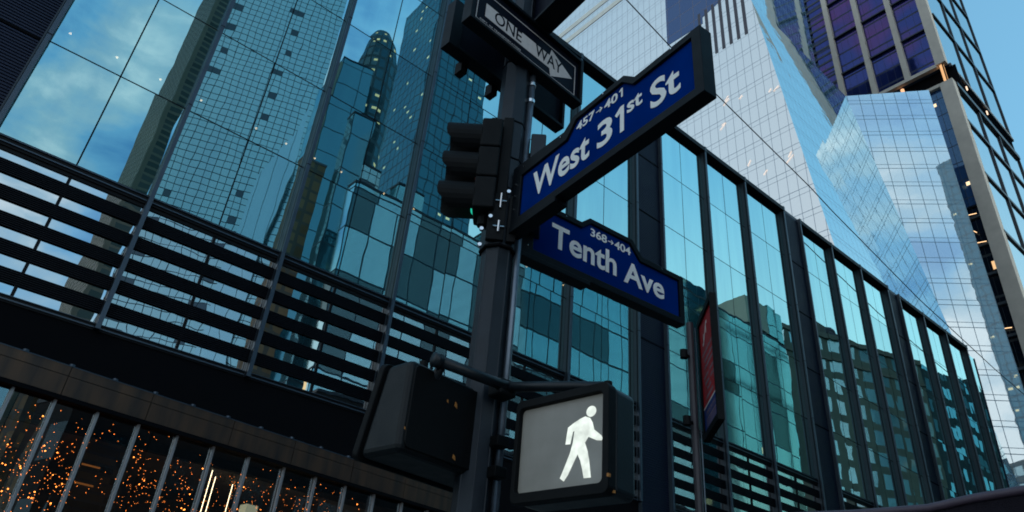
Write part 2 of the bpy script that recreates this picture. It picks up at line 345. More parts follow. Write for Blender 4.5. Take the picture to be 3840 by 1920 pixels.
for gi, gx in enumerate(groups):
    for bi in range(len(gx) - 1):
        x0, x1 = gx[bi] + .05, gx[bi + 1] - .05; xm = (x0 + x1) / 2
        for zi in range(5):
            m = MB(); z0, z1 = zs[zi] + .018, zs[zi + 1] - .018
            pane(m, x0, xm - .016, z0, z1); pane(m, xm + .016, x1, z0, z1)
            FB(m, 'window', mt['glass'], merge=False)
        m = MB(); pane(m, x0, xm - .016, 7.0, 9.72, D + .012); pane(m, xm + .016, x1, 7.0, 9.72, D + .012)
        FB(m, 'transom_window', mt['glass_louvre'], merge=False)
        # dark joints behind the panes
        m = MB()
        for z in zs[1:-1]: m.box(x0, x1, D + .036, D + .06, z - .03, z + .03)
        m.box(xm - .025, xm + .025, D + .036, D + .07, 10.0, 23.3)
        m.box(xm - .03, xm + .03, D - .02, D + .006, 7.0, 9.74)
        FB(m, 'glazing_bar', mt['black'])
        # louvre banks: six blades each
        m = MB()
        for k in range(5):
            zt = 9.55 - k * .512
            m.box(x0, x1, D - .010, D - .004, zt - .285, zt, 1)
            for j in range(7):
                zz = zt - .012 - j * .041
                m.box(x0, x1, D - .05, D - .010, zz - .014, zz)
        FB(m, 'louvre_bank', [mt['slat'], mt['void']], merge=False)
        # head and sill beams
        m = MB(); m.box(x0, x1, D - .05, D + .1, 9.80, 10.02); m.box(x0, x1, D - .02, D + .1, 9.72, 9.80)
        m.box(x0, x1, D - .08, D - .05, 9.86, 9.885, 1); m.box(x0, x1, D - .08, D - .05, 9.97, 9.99, 1)
        FB(m, 'sill_beam', [mt['black'], mt['mullion_edge']]); m = MB()
        m.box(x0, x1, D - .05, D + .1, 6.86, 7.0); m.box(x0, x1, D - .075, D - .05, 6.90, 6.925, 1); m.box(x0, x1, D - .075, D - .05, 6.985, 6.998, 1)
        FB(m, 'bottom_beam', [mt['black'], mt['mullion_edge']])
        m = MB(); m.box(x0, x1, D - .225, D + .1, 23.28, 23.5)
        FB(m, 'head_beam', mt['black'])
    for i, x in enumerate(gx):
        m = MB(); m.box(x - .045, x + .045, D - .19, D + .1, 6.86, 23.28)
        m.box(x - .045, x + .045, D - .215, D - .19, 6.86, 23.28, 1)
        for z in zs[1:-1]: m.box(x - .049, x + .049, D - .219, D - .1, z - .012, z + .012, 2)
        m.box(x - .049, x - .045, D - .15, D - .11, 6.86, 23.28, 2)
        m.box(x - .065, x + .065, D - .235, D + .1, 23.28, 23.54, 0)
        if gi == 0 and i < 7:
            for k in range(5):
                zt = 9.72 - k * .512; m.box(x - .058, x - .05, D - .2, D - .12, zt - .19, zt - .02, 1)
        FB(m, 'mullion', [mt['mullion'], mt['mullion_edge'], mt['black']])
def pier(x0, x1, z0=5.7, z1=23.46):
    m = MB(); m.box(x0 + .03, x1 - .03, D - .06, D + .2, z0, z1)
    n = int((z1 - z0) / .075)
    for k in range(n):
        z = z0 + k * .075
        m.box(x0 + .03, x1 - .03, D - .085, D - .06, z, z + .04)
    for z in (12.4, 15.0, 17.82, 20.55): m.box(x0 + .03, x1 - .03, D - .095, D - .06, z - .03, z + .03, 1)
    m.box(x0, x0 + .03, D - .16, D + .1, z0, z1, 2); m.box(x1 - .03, x1, D - .16, D + .1, z0, z1, 2)
    return FB(m, 'ribbed_pier', [mt['pier'], mt['void'], mt['mullion']], merge=False)
pl = []
for a, b in ((17.37, 18.81), (28.47, 29.89), (39.27, 40.61)): pier(a, b, 1.0)
pier(-6.0, -1.26, 5.7)
m = MB(); m.box(-6.2, -6.0, D - .3, D + .2, 5.7, 24); FB(m, 'mullion', [mt['mullion']])
# glass end bay, side wall, roof coping and body
m = MB(); pane(m, 50.08, 51.6, 1.0, 9.9); pane(m, 50.08, 51.6, 10.0, 16.2); pane(m, 50.08, 51.6, 16.25, 23.2)
FB(m, 'corner_window', mt['glass'], merge=False)
m = MB(); m.box(51.6, 51.66, D - .02, D + 25, 0, 23.2); FB(m, 'side_wall', mt['pier'])
m = MB(); m.box(-6, 51.2, D + .25, D + .6, 23.3, 24.05); m.box(-6, 51.2, D + .1, D + .26, 23.28, 23.40)
FB(m, 'roof_coping', mt['coping'])
m = MB(); m.box(-6, 51.6, D + .6, D + 25, 23.2, 23.4); FB(m, 'roof', mt['black'])
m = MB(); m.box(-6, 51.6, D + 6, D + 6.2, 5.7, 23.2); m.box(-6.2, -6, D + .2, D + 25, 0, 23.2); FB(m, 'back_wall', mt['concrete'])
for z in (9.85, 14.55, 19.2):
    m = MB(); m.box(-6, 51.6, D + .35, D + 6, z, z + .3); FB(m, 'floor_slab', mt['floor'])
# black sheets in place of shade, under the louvred band and along street level
m = MB(); m.box(-6, 51.6, D + .12, D + .3, 5.0, 9.8); FB(m, 'recess_shade_backing', mt['void'])
m = MB(); m.box(-6, 51.6, D - .03, D + .12, 5.4, 6.86); FB(m, 'recess_shade_panel', mt['void'])
m = MB(); m.box(12, 51.6, D - .04, D + .12, 5.3, 5.36); m.box(15, 51.6, D + 0, D + .3, 0, 5.3); FB(m, 'shopfront_shade_panel', mt['void'])

# canopy fascia on a line turned 8.2 degrees
ca = Vector((.397, 13.3, 0)); Mc = Matrix.Translation(Vector((-20, -D, 0))) @ Matrix.Translation(ca) @ Matrix.Rotation(R_(8.19), 4, 'Z')
cano = MB(); cano.box(-3, 11.6, .02, 2.0, 5.16, 5.60)
cano = cano.build('canopy', mt['void'], fb, M=Mc)
edges = [-3.1, -1.65, -.33, 1.09, 2.50, 4.11, 5.5, 7.0, 8.5, 10.0, 11.6]
for a, b in zip(edges[:-1], edges[1:]):
    m = MB(); m.box(a + .006, b - .006, 0, .02, 5.150, 5.46); m.box(a + .006, b - .006, 0, .02, 5.470, 5.625)
    m.build('fascia_panel', mt['copper'], cano)
m = MB(); m.box(-3.1, 11.6, -.006, .05, 5.625, 5.64); m.build('fascia_trim', mt['mullion_edge'], cano)
m = MB(); m.box(-3.1, 11.6, -.002, .06, 5.08, 5.148); m.build('drip_edge', mt['void'], cano)
x = -.35; 
for k in range(15):
    m = MB(); m.tube([(x, .03, 5.638), (x, .03, 5.672)], .045, 10); m.build('clip', mt['mullion_edge'], cano)
    x += .72
# lobby front: fins and glass
fx = [-.9, -.25, .448, 1.083, 1.768, 2.476, 3.188, 3.909, 4.656, 5.458, 6.22, 6.994, 7.78, 8.6, 9.4, 10.2, 11.0]
for i, x in enumerate(fx):
    m = MB(); m.box(x - .020, x + .020, .10, .16, .14, 5.08)
    m.build('lobby_fin', mt['fin'] if x > .2 else mt['black'], fb, M=Mc)
for a, b in zip(fx[:-1], fx[1:]):
    m = MB(); m.face([(a + .022, .17, .14), (b - .022, .17, .14), (b - .022, .17 + random.uniform(-.01, .01), 5.08), (a + .022, .17 + random.uniform(-.01, .01), 5.08)])
    m.build('lobby_window', mt['glass_lobby'], fb, M=Mc, merge=False)
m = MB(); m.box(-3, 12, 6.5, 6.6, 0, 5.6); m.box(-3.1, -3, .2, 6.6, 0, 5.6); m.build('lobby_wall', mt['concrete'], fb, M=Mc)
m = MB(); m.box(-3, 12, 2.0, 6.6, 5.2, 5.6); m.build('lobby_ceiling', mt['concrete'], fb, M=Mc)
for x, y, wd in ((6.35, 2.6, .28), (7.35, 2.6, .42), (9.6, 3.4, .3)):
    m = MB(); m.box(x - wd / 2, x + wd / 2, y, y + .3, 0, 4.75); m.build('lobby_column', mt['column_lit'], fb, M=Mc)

mt['warmpanel'] = grid_wall('warm_streaked_panel', .9, .16, .02, .05, (.10, .065, .04), (.05, .03, .02), (.3, .2, .12), .1, .2, 2, .3, .6, lit=.25, litc=(1, .35, .08), lits=.22)  # glowing orange lines stand in for lamp light on the panel
m = MB(); m.face([(2.15, 1.2, .2), (2.95, 1.2, .2), (2.95, 1.2, 4.9), (2.15, 1.2, 4.9)], [(2.15, .2), (2.95, .2), (2.95, 4.9), (2.15, 4.9)])
m.build('streaked_panel', mt['warmpanel'], fb, M=Mc, merge=False)
# warm ceiling lights behind the upper glass
pr = bpy.data.meshes.new('bulb_mesh')
def ico(name, r, mat, sub=1):
    bm = bmesh.new(); bmesh.ops.create_icosphere(bm, subdivisions=sub, radius=r); me = bpy.data.meshes.new(name); bm.to_mesh(me); bm.free(); me.materials.append(mat); return me
dl = ico('downlight', .032, mt['down'], 2)
ords = ['first', 'second', 'third', 'fourth', 'fifth', 'sixth', 'seventh', 'eighth', 'ninth', 'tenth', 'eleventh', 'twelfth', 'thirteenth', 'fourteenth']
for i, x in enumerate((-1.03, .06, 1.14, 2.22, 3.78, 4.69, 5.60, 6.48, 7.98, 9.09, 12.9, 13.9, 15.7)):
    o = bpy.data.objects.new('ceiling_light', dl); col.objects.link(o); o.location = (x, 17, 14.47)
    tag(o, 'warm ceiling lamp behind the upper glass, %s from left in its row' % ords[i], 'ceiling light', 'warm ceiling lights in a row behind the upper glass')
# lobby lamps
for i, (u, y, z, r) in enumerate(((5.1, 2.4, 4.0, .075), (5.45, 2.9, 3.72, .06), (5.95, 2.6, 4.05, .055), (6.05, 3.2, 3.6, .05))):
    p = Matrix.Translation(ca) @ Matrix.Rotation(R_(8.19), 4, 'Z') @ Vector((u, y, z))
    m = MB(); m.tube([p, p + Vector((0, 0, .04))], r, 14); m.tube([p + Vector((0, 0, .04)), p + Vector((0, 0, 5.2 - z))], .008, 5)
    o = m.build('pendant_lamp', mt['tube'])
    tag(o, ['largest bright cream lamp glowing inside the lobby', 'lower of the two round cream lamps left of the lit columns', 'small cream lamp hanging right of the largest lobby lamp', 'smallest and lowest cream lobby lamp beside the lit column'][i], 'lamp', 'cream pendant lamps in the lobby')
# fairy lights
b1 = ico('fairy_bulb', .015, mt['bulb'], 1); b2 = ico('fairy_bulb_small', .009, mt['bulb2'], 1)
Ml = Matrix.Translation(ca) @ Matrix.Rotation(R_(8.19), 4, 'Z')
def fpos():
    while True:
        u = random.uniform(-1.2, 11); y = random.uniform(.35, 5.0); z = random.uniform(2.9, 5.1)
        if u < .9 and random.random() < .5: continue
        return Ml @ Vector((u, y, z))
for i in range(300):
    o = bpy.data.objects.new('fairy_light', b1 if i % 3 else b2); col.objects.link(o)
    p = fpos(); 
    if i % 2: p = last + Vector((random.gauss(0, .07), random.gauss(0, .1), random.gauss(0, .07)))
    p.z = min(p.z, 5.12); last = p.copy(); o.location = p
    tag(o, 'tiny warm orange fairy light glowing behind the lobby glass', 'fairy light', 'tiny warm fairy lights filling the lobby')
bm = bmesh.new()
for i in range(3000):
    r = random.uniform(.004, .009); bmesh.ops.create_icosphere(bm, subdivisions=0 if False else 1, radius=r, matrix=Matrix.Translation(fpos()))
me = bpy.data.meshes.new('fairy_light_haze'); bm.to_mesh(me); bm.free(); me.materials.append(mt['bulb2'])
o = bpy.data.objects.new('fairy_light_strands', me); col.objects.link(o)
tag(o, 'cloud of very small faint orange fairy lights strung inside the lobby', 'fairy lights', kind='stuff')

# ------------------------------------------------------------------ text helper
def text_part(s, box, parent, mat, name='lettering', y=-.003, offset=0.0, depth=.0012, shear=0):
    c = bpy.data.curves.new('t', 'FONT'); c.body = s; c.offset = offset; c.extrude = depth / 2; c.resolution_u = 4; c.shear = shear
    o = bpy.data.objects.new('t', c); col.objects.link(o); bpy.context.view_layer.update()
    dg = bpy.context.evaluated_depsgraph_get(); me = bpy.data.meshes.new_from_object(o.evaluated_get(dg)); bpy.data.objects.remove(o)
    xs = [v.co.x for v in me.vertices]; ys = [v.co.y for v in me.vertices]
    ax, bx, ay, by = min(xs), max(xs), min(ys), max(ys); u0, u1, z0, z1 = box
    for v in me.vertices:
        X = u0 + (v.co.x - ax) / (bx - ax) * (u1 - u0); Z = z0 + (v.co.y - ay) / (by - ay) * (z1 - z0)
        v.co = (X, y - v.co.z, Z)
    me.materials.clear(); me.materials.append(mat)
    ob = bpy.data.objects.new(name, me); col.objects.link(ob); ob.parent = parent
    return ob

def panel_prism(name, poly, y0, y1, mat, parent, bevel=0):
    m = MB(); m.prism(poly, y0, y1); return m.build(name, mat, parent, bevel=bevel)
def offset_frame(outer, inner, y0, y1, mat, parent, name='frame', bevel=.003):
    """ring between two polygons with the same number of points"""
    m = MB(); n = len(outer)
    for i in range(n):
        j = (i + 1) % n
        a, b, c, d = outer[i], outer[j], inner[j], inner[i]
        for yy, fl in ((y0, 0), (y1, 1)):
            q = [(a[0], yy, a[1]), (b[0], yy, b[1]), (c[0], yy, c[1]), (d[0], yy, d[1])]; m.face(q[::-1] if fl else q)
        m.face([(a[0], y0, a[1]), (a[0], y1, a[1]), (b[0], y1, b[1]), (b[0], y0, b[1])])
        m.face([(c[0], y0, c[1]), (d[0], y0, d[1]), (d[0], y1, d[1]), (c[0], y1, c[1])][::-1])
    return m.build(name, mat, parent, bevel=bevel)

# ------------------------------------------------------------------ signal pole
PX, PY = 1.99, 2.69
pole = thing('signal_pole', 'dark octagonal street pole carrying the blue street signs and signals', 'pole', (PX, PY, .14))
m = MB()
def octa(z, r, twist=22.5): return [(r * math.cos(R_(twist + 45 * k)), r * math.sin(R_(twist + 45 * k)), z) for k in range(8)]
def ring_stack(m, st, tw):
    for (z0, r0), (z1, r1) in zip(st[:-1], st[1:]):
        A, B = octa(z0, r0, tw), octa(z1, r1, tw)
        for k in range(8): m.face([A[k], A[(k + 1) % 8], B[(k + 1) % 8], B[k]])
    m.face(octa(st[0][0], st[0][1], tw)[::-1]); m.face(octa(st[-1][0], st[-1][1], tw))
TW = 54 + 180 - 0
ring_stack(m, [(0, .090), (2.0, .087), (6.9, .080)], TW)
# raised vertical ribs at the corners (fluted shaft)
for k in range(8):
    a = R_(TW + 45 * k); 
    m.tube([(math.cos(a) * .086, math.sin(a) * .086, .3), (math.cos(a) * .079, math.sin(a) * .079, 6.4)], .005, 6)
m.build('shaft', mt['pole'], pole)
m = MB(); ring_stack(m, [(0, .2), (.05, .2), (.3, .13), (.36, .12)], TW); m.build('base', mt['pole'], pole, bevel=.01)
def sleeve(z0, z1, r):
    m = MB(); ring_stack(m, [(z0, r), (z1, r)], TW)
    return m.build('sleeve', mt['pole'], pole, bevel=.003)
for z0, z1, r in ((3.49, 3.86, .102), (3.872, 4.08, .095), (4.092, 4.36, .092), (4.372, 4.86, .090)): sleeve(z0, z1, r)
for z, rr_ in ((3.866, .098), (4.086, .096), (4.366, .094), (4.866, .092), (3.484, .104)):
    m = MB(); ring_stack(m, [(z - .006, rr_), (z + .006, rr_)], TW); m.build('seam', mt['void'], pole)
# conduit on the right
rx, ry = .759, -.651
m = MB(); m.tube([(rx * .106, ry * .106, 1.6), (rx * .106, ry * .106, 4.85)], .019, 12); m.build('conduit', mt['conduit'], pole, smooth=True)
for z in (4.74, 4.60, 2.44, 2.30):
    m = MB(); m.tube([(rx * .106, ry * .106, z - .012), (rx * .106, ry * .106, z + .012)], .026, 12); m.build('strap', mt['steel'], pole)
# bolted clamp with stainless hardware, facing the camera's left
cl = MB(); cl.box(-.075, .02, -.118, -.085, 3.50, 3.80); cl.box(.035, .085, -.112, -.085, 3.50, 3.80)
clamp = cl.build('clamp', mt['housing'], pole, bevel=.004, M=Matrix.Rotation(R_(-36), 4, 'Z'))
for x, z0, z1 in ((-.012, 3.70, 3.795), (-.012, 3.545, 3.615)):
    m = MB(); m.tube([(x, -.128, z0), (x, -.128, z1)], .0065, 8); m.tube([(x - .03, -.124, (z0 + z1) / 2), (x + .03, -.124, (z0 + z1) / 2)], .005, 8); m.build('bolt', mt['steel'], clamp)
for x, z in ((-.06, 3.635), (.025, 3.81), (-.1, 3.55), (-.1, 3.45)):
    m = MB(); m.tube([(x, -.136, z), (x, -.115, z)], .011, 8); m.build('bolt', mt['steel'], clamp)
# bracket arms for the pedestrian signals
m = MB(); m.tube([(1.615 - PX, 2.56 - PY, 2.70), (1.99 - PX, 2.50 - PY, 2.675)], .026, 14); m.tube([(1.60 - PX, 2.562 - PY, 2.70), (1.64 - PX, 2.556 - PY, 2.70)], .034, 14)
m.tube([(1.66 - PX, 2.57 - PY, 2.70), (1.66 - PX, 2.66 - PY, 2.60)], .022, 10); m.build('bracket_arm', mt['housing_side'], pole, smooth=True)
m = MB(); m.tube([(1.99 - PX, 2.50 - PY, 2.675), (2.15 - PX, 2.24 - PY, 2.665), (2.23 - PX, 2.1 - PY, 2.655)], .024, 14); m.build('bracket_arm', mt['housing_side'], pole, smooth=True)
m = MB(); m.box(-.05, .05, -.05, .05, -.04, .04, M=Matrix.Translation((1.99 - PX, 2.54 - PY, 2.67))); m.build('bracket_hub', mt['housing'], pole, bevel=.012)
for z in (2.44, 2.30):
    m = MB(); m.box(.0, .07, -.15, -.09, z - .03, z + .02); m.build('clamp', mt['housing'], pole, bevel=.004)

# ------------------------------------------------------------------ street name signs
def street_sign(anchor, az, outer, inner, label, group):
    s = thing('street_name_sign', label, 'street sign', (anchor[0], anchor[1], 0), az, group)
    panel_prism('panel', [(u, z) for u, z in inner], 0.004, .05, mt['blue'], s)
    offset_frame(outer, inner, -.012, .062, mt['frame'], s)
    return s
def one_part(par, u0, u1, z0, z1, y=.002):
    w_ = (u1 - u0) * .42; h = z1 - z0
    m = MB(); m.prism([(u1 - w_, z0), (u1, z0), (u1, z1), (u1 - w_ * .95, z1), (u0, z1 - h * .20), (u0 + w_ * .55, z1 - h * .32), (u1 - w_, z1 - h * .235)], y - .0012, y)
    m.build('lettering', T, par)
T = mt['letter']
WO = [(-.012, 4.135), (.44, 4.112), (.515, 4.168), (.892, 4.168), (.965, 4.103), (1.362, 4.103), (1.362, 3.72), (-.018, 3.72)]
WI = [(.072, 4.045), (.462, 4.045), (.535, 4.134), (.878, 4.134), (.952, 4.066), (1.312, 4.066), (1.312, 3.765), (.072, 3.765)]
ws = street_sign((1.977, 2.575), -95.2, WO, WI, 'blue street name sign reading West 31st St, numbers 457 to 401', 'blue street name signs on the pole')
T = mt['letter']
text_part('West', (.170, .635, 3.834, 4.004), ws, T, y=.002, offset=.022)
text_part('3', (.692, .800, 3.838, 3.998), ws, T, y=.002, offset=.022)
one_part(ws, .818, .880, 3.838, 3.998)
text_part('st', (.900, 1.000, 3.922, 4.000), ws, T, y=.002, offset=.022)
text_part('St', (1.050, 1.228, 3.836, 3.998), ws, T, y=.002, offset=.022)
text_part('457', (.528, .668, 4.060, 4.116), ws, T, y=.002, offset=.022)
text_part('40', (.740, .836, 4.056, 4.112), ws, T, y=.002, offset=.022)
one_part(ws, .846, .872, 4.056, 4.112)
def arrow_part(par, u0, u1, zc, hh=.017, th=.0055, y=.002):
    m = MB(); m.prism([(u0, zc - th / 2), (u1 - .004, zc - th / 2), (u1 - .004, zc + th / 2), (u0, zc + th / 2)], y - .0006, y)
    m.prism([(u1, zc), (u1 - hh, zc + hh), (u1 - hh - .006, zc + hh - .004), (u1 - .009, zc)], y - .0012, y - .0006); m.prism([(u1, zc), (u1 - .009, zc), (u1 - hh - .006, zc - hh + .004), (u1 - hh, zc - hh)], y - .0012, y - .0006)
    m.build('arrow', T, par)
arrow_part(ws, .680, .728, 4.085)
m = MB()
for z in (4.0, 3.92, 3.83): m.tube([(.03, -.02, z), (.03, -.008, z)], .006, 8)
for u in (.10, .42, .75, 1.2): m.tube([(u, -.018, 4.088 if u < .5 or u > 1 else 4.15), (u, -.008, 4.088 if u < .5 or u > 1 else 4.15)], .004, 6)
m.build('rivets', mt['steel'], ws)
m = MB(); m.box(-.02, .40, -.016, .066, 3.690, 3.722); m.build('mounting_rail', mt['frame'], ws, bevel=.003)
m = MB(); m.box(-.05, -.012, .0, .05, 3.74, 4.1); m.build('mounting_plate', mt['housing'], ws, bevel=.003)

TO = [(-.010, 3.990), (.425, 3.990), (.49, 4.112), (.845, 4.112), (.93, 4.018), (1.303, 4.018), (1.303, 3.668), (-.010, 3.668)]
TO = [(-.010, 4.055), (.425, 4.055), (.49, 4.112), (.845, 4.112), (.93, 4.018), (1.303, 4.018), (1.303, 3.668), (-.010, 3.668)]
TI = [(.080, 4.018), (.43, 4.018), (.50, 4.078), (.828, 4.078), (.915, 3.980), (1.262, 3.980), (1.262, 3.712), (.080, 3.712)]
ts = street_sign((2.1, 2.637), -4.4, TO, TI, 'blue street name sign reading Tenth Ave, numbers 368 to 404', 'blue street name signs on the pole')
text_part('Tenth', (.213, .722, 3.798, 3.960), ts, T, y=.002, offset=.022)
text_part('Ave', (.782, 1.134, 3.788, 3.945), ts, T, y=.002, offset=.022)
text_part('368', (.506, .640, 3.998, 4.056), ts, T, y=.002, offset=.022)
text_part('404', (.704, .840, 3.995, 4.054), ts, T, y=.002, offset=.022)
arrow_part(ts, .650, .695, 4.024)
m = MB(); m.box(-.014, .50, -.016, .066, 3.640, 3.670); m.build('mounting_rail', mt['frame'], ts, bevel=.003)
m = MB()
for u, z in ((.04, 3.95), (.04, 3.72), (.3, 4.035), (1.1, 4.0)): m.tube([(u, -.018, z), (u, -.008, z)], .004, 6)
m.build('rivets', mt['steel'], ts)
m = MB(); m.box(-.07, -.012, .0, .05, 3.70, 4.0); m.build('mounting_plate', mt['housing'], ts, bevel=.003)

# ------------------------------------------------------------------ one way signs
def one_way(anchor, az, label, z0=4.962, full=True, blank=False):
    s = thing('one_way_sign', label, 'traffic sign', (anchor[0], anchor[1], z0), az, 'one way signs at the top of the pole')
    O = [(-.462, 0), (.530, 0), (.530, .402), (-.462, .402)]; I = [(-.436, .026), (.504, .026), (.504, .376), (-.436, .376)]
    offset_frame(O, I, -.03, .055, mt['frame'], s, bevel=.004)
    panel_prism('panel', I, .0, .03, mt['navy'], s)
    if not blank:
        L = [(-.405, .060), (.478, .060), (.478, .325), (-.405, .325)]; L2 = [(-.399, .066), (.472, .066), (.472, .319), (-.399, .319)]
        offset_frame(L, L2, -.0015, -.0005, mt['arrow'], s, name='border_line', bevel=0)
        panel_prism('arrow', [(-.337, .126), (.232, .126), (.245, .066), (.448, .192), (.240, .302), (.226, .240), (-.337, .240)], -.002, -.0005, mt['arrow'], s)
        text_part('ONE', (-.262, -.030, .142, .240), s, mt['navy'], y=-.003, offset=.006)
        text_part('WAY', (.094, .345, .146, .248), s, mt['navy'], y=-.003, offset=.006)
        text_part('DEPT. OF TRANSPORTATION', (-.372, -.030, .072, .084), s, mt['arrow'], y=-.002)
    return s
one_way((1.943, 2.576), 3.5, 'framed ONE WAY sign with a white arrow at the top of the pole')
r2 = one_way((2.041 + .0, 2.851), 3.5 , 'dark back of a framed sign box mounted behind the pole, seen from below', z0=4.985, blank=True)
for u in (-.36, -.10):
    m = MB(); m.box(u, u + .05, .03, .10, -.075, .02); m.build('mounting_bracket', mt['housing'], r2, bevel=.002)
m = MB(); m.box(-.52, -.46, -.03, .055, .0, .402); m.build('end_cap', mt['frame'], r2)
# upper pair across them
r3 = thing('one_way_sign', 'dark framed sign box crossing above the pole, seen from underneath', 'traffic sign', (2.133, 2.578, 5.36), -94.6, 'one way signs at the top of the pole')
O = [(-.50, 0), (.37, 0), (.37, .40), (-.50, .40)]; I = [(-.474, .026), (.344, .026), (.344, .374), (-.474, .374)]
offset_frame(O, I, -.14, .01, mt['frame'], r3, bevel=.004); panel_prism('panel', I, -.10, -.02, mt['navy'], r3)
r4 = thing('one_way_sign', 'framed sign with black letters on a white arrow, cut off by the top edge', 'traffic sign', (2.119, 2.781, 5.70), -94.6, 'one way signs at the top of the pole')
O = [(-.60, -.02), (.20, -.02), (.20, .42), (-.60, .42)]; I = [(-.575, .006), (.175, .006), (.175, .395), (-.575, .395)]
offset_frame(O, I, -.03, .055, mt['frame'], r4, bevel=.004); panel_prism('panel', I, .0, .03, mt['navy'], r4)
panel_prism('arrow', [(-.50, .20), (.02, .20), (.02, .33), (-.50, .33)], -.002, -.0005, mt['arrow'], r4)
text_part('ONE', (-.38, -.12, .215, .315), r4, mt['navy'], y=-.003, offset=.006)
m = MB(); m.tube([(PX, PY, 5.0), (PX, PY, 6.95)], .03, 8)

# ------------------------------------------------------------------ pedestrian signals
def rrect(u0, u1, z0, z1, r, n=5):
    P = []
    for cx, cz, a0 in ((u1 - r, z0 + r, -90), (u1 - r, z1 - r, 0), (u0 + r, z1 - r, 90), (u0 + r, z0 + r, 180)):
        for k in range(n + 1):
            a = R_(a0 + 90 * k / n); P.append((cx + r * math.cos(a), cz + r * math.sin(a)))
    return P
def ped_signal(anchor, az, label, lit, W=.437, z0=2.30, H=.353, dep=.165):
    s = thing('pedestrian_signal', label, 'pedestrian signal', (anchor[0], anchor[1], z0), az, 'pedestrian signals on the pole')
    # display plane at y=0, housing behind (+y), hood in front
    panel_prism('housing', rrect(-.020, W + .030, -.042, H + .036, .03), .030, dep, mt['housing_side'], s, bevel=.014)
    offset_frame(rrect(-.024, W + .034, -.046, H + .040, .03), rrect(-.004, W + .004, -.004, H + .004, .02), -.024, .029, mt['housing'], s, name='hood', bevel=.004)
    panel_prism('display', rrect(-.002, W + .002, -.002, H + .002, .02), .0, .02, mt['display'], s)
    if lit:
        B = [(0.34, 2.573), (0.364, 2.563), (0.377, 2.542), (0.386, 2.512), (0.421, 2.483), (0.428, 2.47), (0.422, 2.463), (0.399, 2.467), (0.37, 2.481), (0.358, 2.487), (0.341, 2.466), (0.355, 2.431), (0.364, 2.393), (0.374, 2.326), (0.34, 2.327), (0.332, 2.361), (0.32, 2.399), (0.306, 2.424), (0.285, 2.389), (0.261, 2.348), (0.241, 2.325), (0.221, 2.339), (0.228, 2.352), (0.249, 2.394), (0.268, 2.434), (0.281, 2.475), (0.287, 2.522), (0.279, 2.519), (0.267, 2.47), (0.243, 2.472), (0.247, 2.504), (0.253, 2.54), (0.278, 2.553), (0.314, 2.567)]
        m = MB(); m.prism([(u, z - 2.30) for u, z in B], -.0015, -.0005)
        m.prism([(.3695 + .0245 * math.cos(2 * math.pi * k / 20), .2895 + .0225 * math.sin(2 * math.pi * k / 20)) for k in range(20)], -.0015, -.0005)
        m.build('walking_figure', mt['man'], s)
    for x, y, z in ((W + .036, -.02, .02), (W + .03, .02, -.03)):
        m = MB(); m.box(x - .006, x + .002, y - .006, y + .008, z - .007, z + .006); m.build('paint_chip', mt['rust'], s)
    m = MB(); m.tube([(W * .93, .06, H + .04), (W * .93, .06, H + .075)], .018, 8); m.build('bolt', mt['housing'], s)
    return s
ped_signal((1.961, 2.336), -83, 'pedestrian signal showing a lit white walking figure, right of the pole', True)
# left one is seen from behind: its display looks the other way
L = thing('pedestrian_signal', 'black pedestrian signal seen from behind, left of the pole', 'pedestrian signal', (1.514, 2.59, 2.415), 9, 'pedestrian signals on the pole')
m = MB(); pf = [(0, 0), (.26, 0), (.17, .41), (0, .41)]   # side profile: deeper towards the bottom
for x, fl in ((0, 0), (.625, 1)):
    q = [(x, yy, zz) for yy, zz in pf]; m.face(q[::-1] if fl else q)
for i in range(4):
    (y0, z0), (y1, z1) = pf[i], pf[(i + 1) % 4]; m.face([(0, y0, z0), (.625, y0, z0), (.625, y1, z1), (0, y1, z1)])
m.build('housing', mt['housing_l'], L, bevel=.03)
panel_prism('housing_back_lip', rrect(.02, .605, .02, .39, .03), -.010, 0.002, mt['housing'], L, bevel=.004)
Lh = bpy.data.objects.new('display_door', None); col.objects.link(Lh); Lh.parent = L; Lh.location = (0, .265, 0); Lh.rotation_euler = (R_(12.4), 0, 0)
offset_frame(rrect(-.012, .637, -.012, .432, .035), rrect(.03, .595, .03, .39, .02), -.004, .035, mt['housing'], Lh, name='hood', bevel=.006)

panel_prism('display', rrect(.03, .595, .03, .39, .02), .0, .02, mt['display'], Lh)
for x, z, w_, h_ in ((.275, .275, .018, .022), (.225, .280, .010, .012), (.30, .045, .020, .018), (.004, .09, .008, .010)):
    m = MB(); m.prism([(x, z), (x + w_, z - h_ * .4), (x + w_ * .8, z + h_ * .6), (x + w_ * .2, z + h_)], -.0125, -.0105); m.build('paint_chip', mt['rust'], L)
m = MB(); m.tube([(.12, .06, .405), (.12, .06, .45)], .02, 8); m.build('bolt', mt['housing'], L)

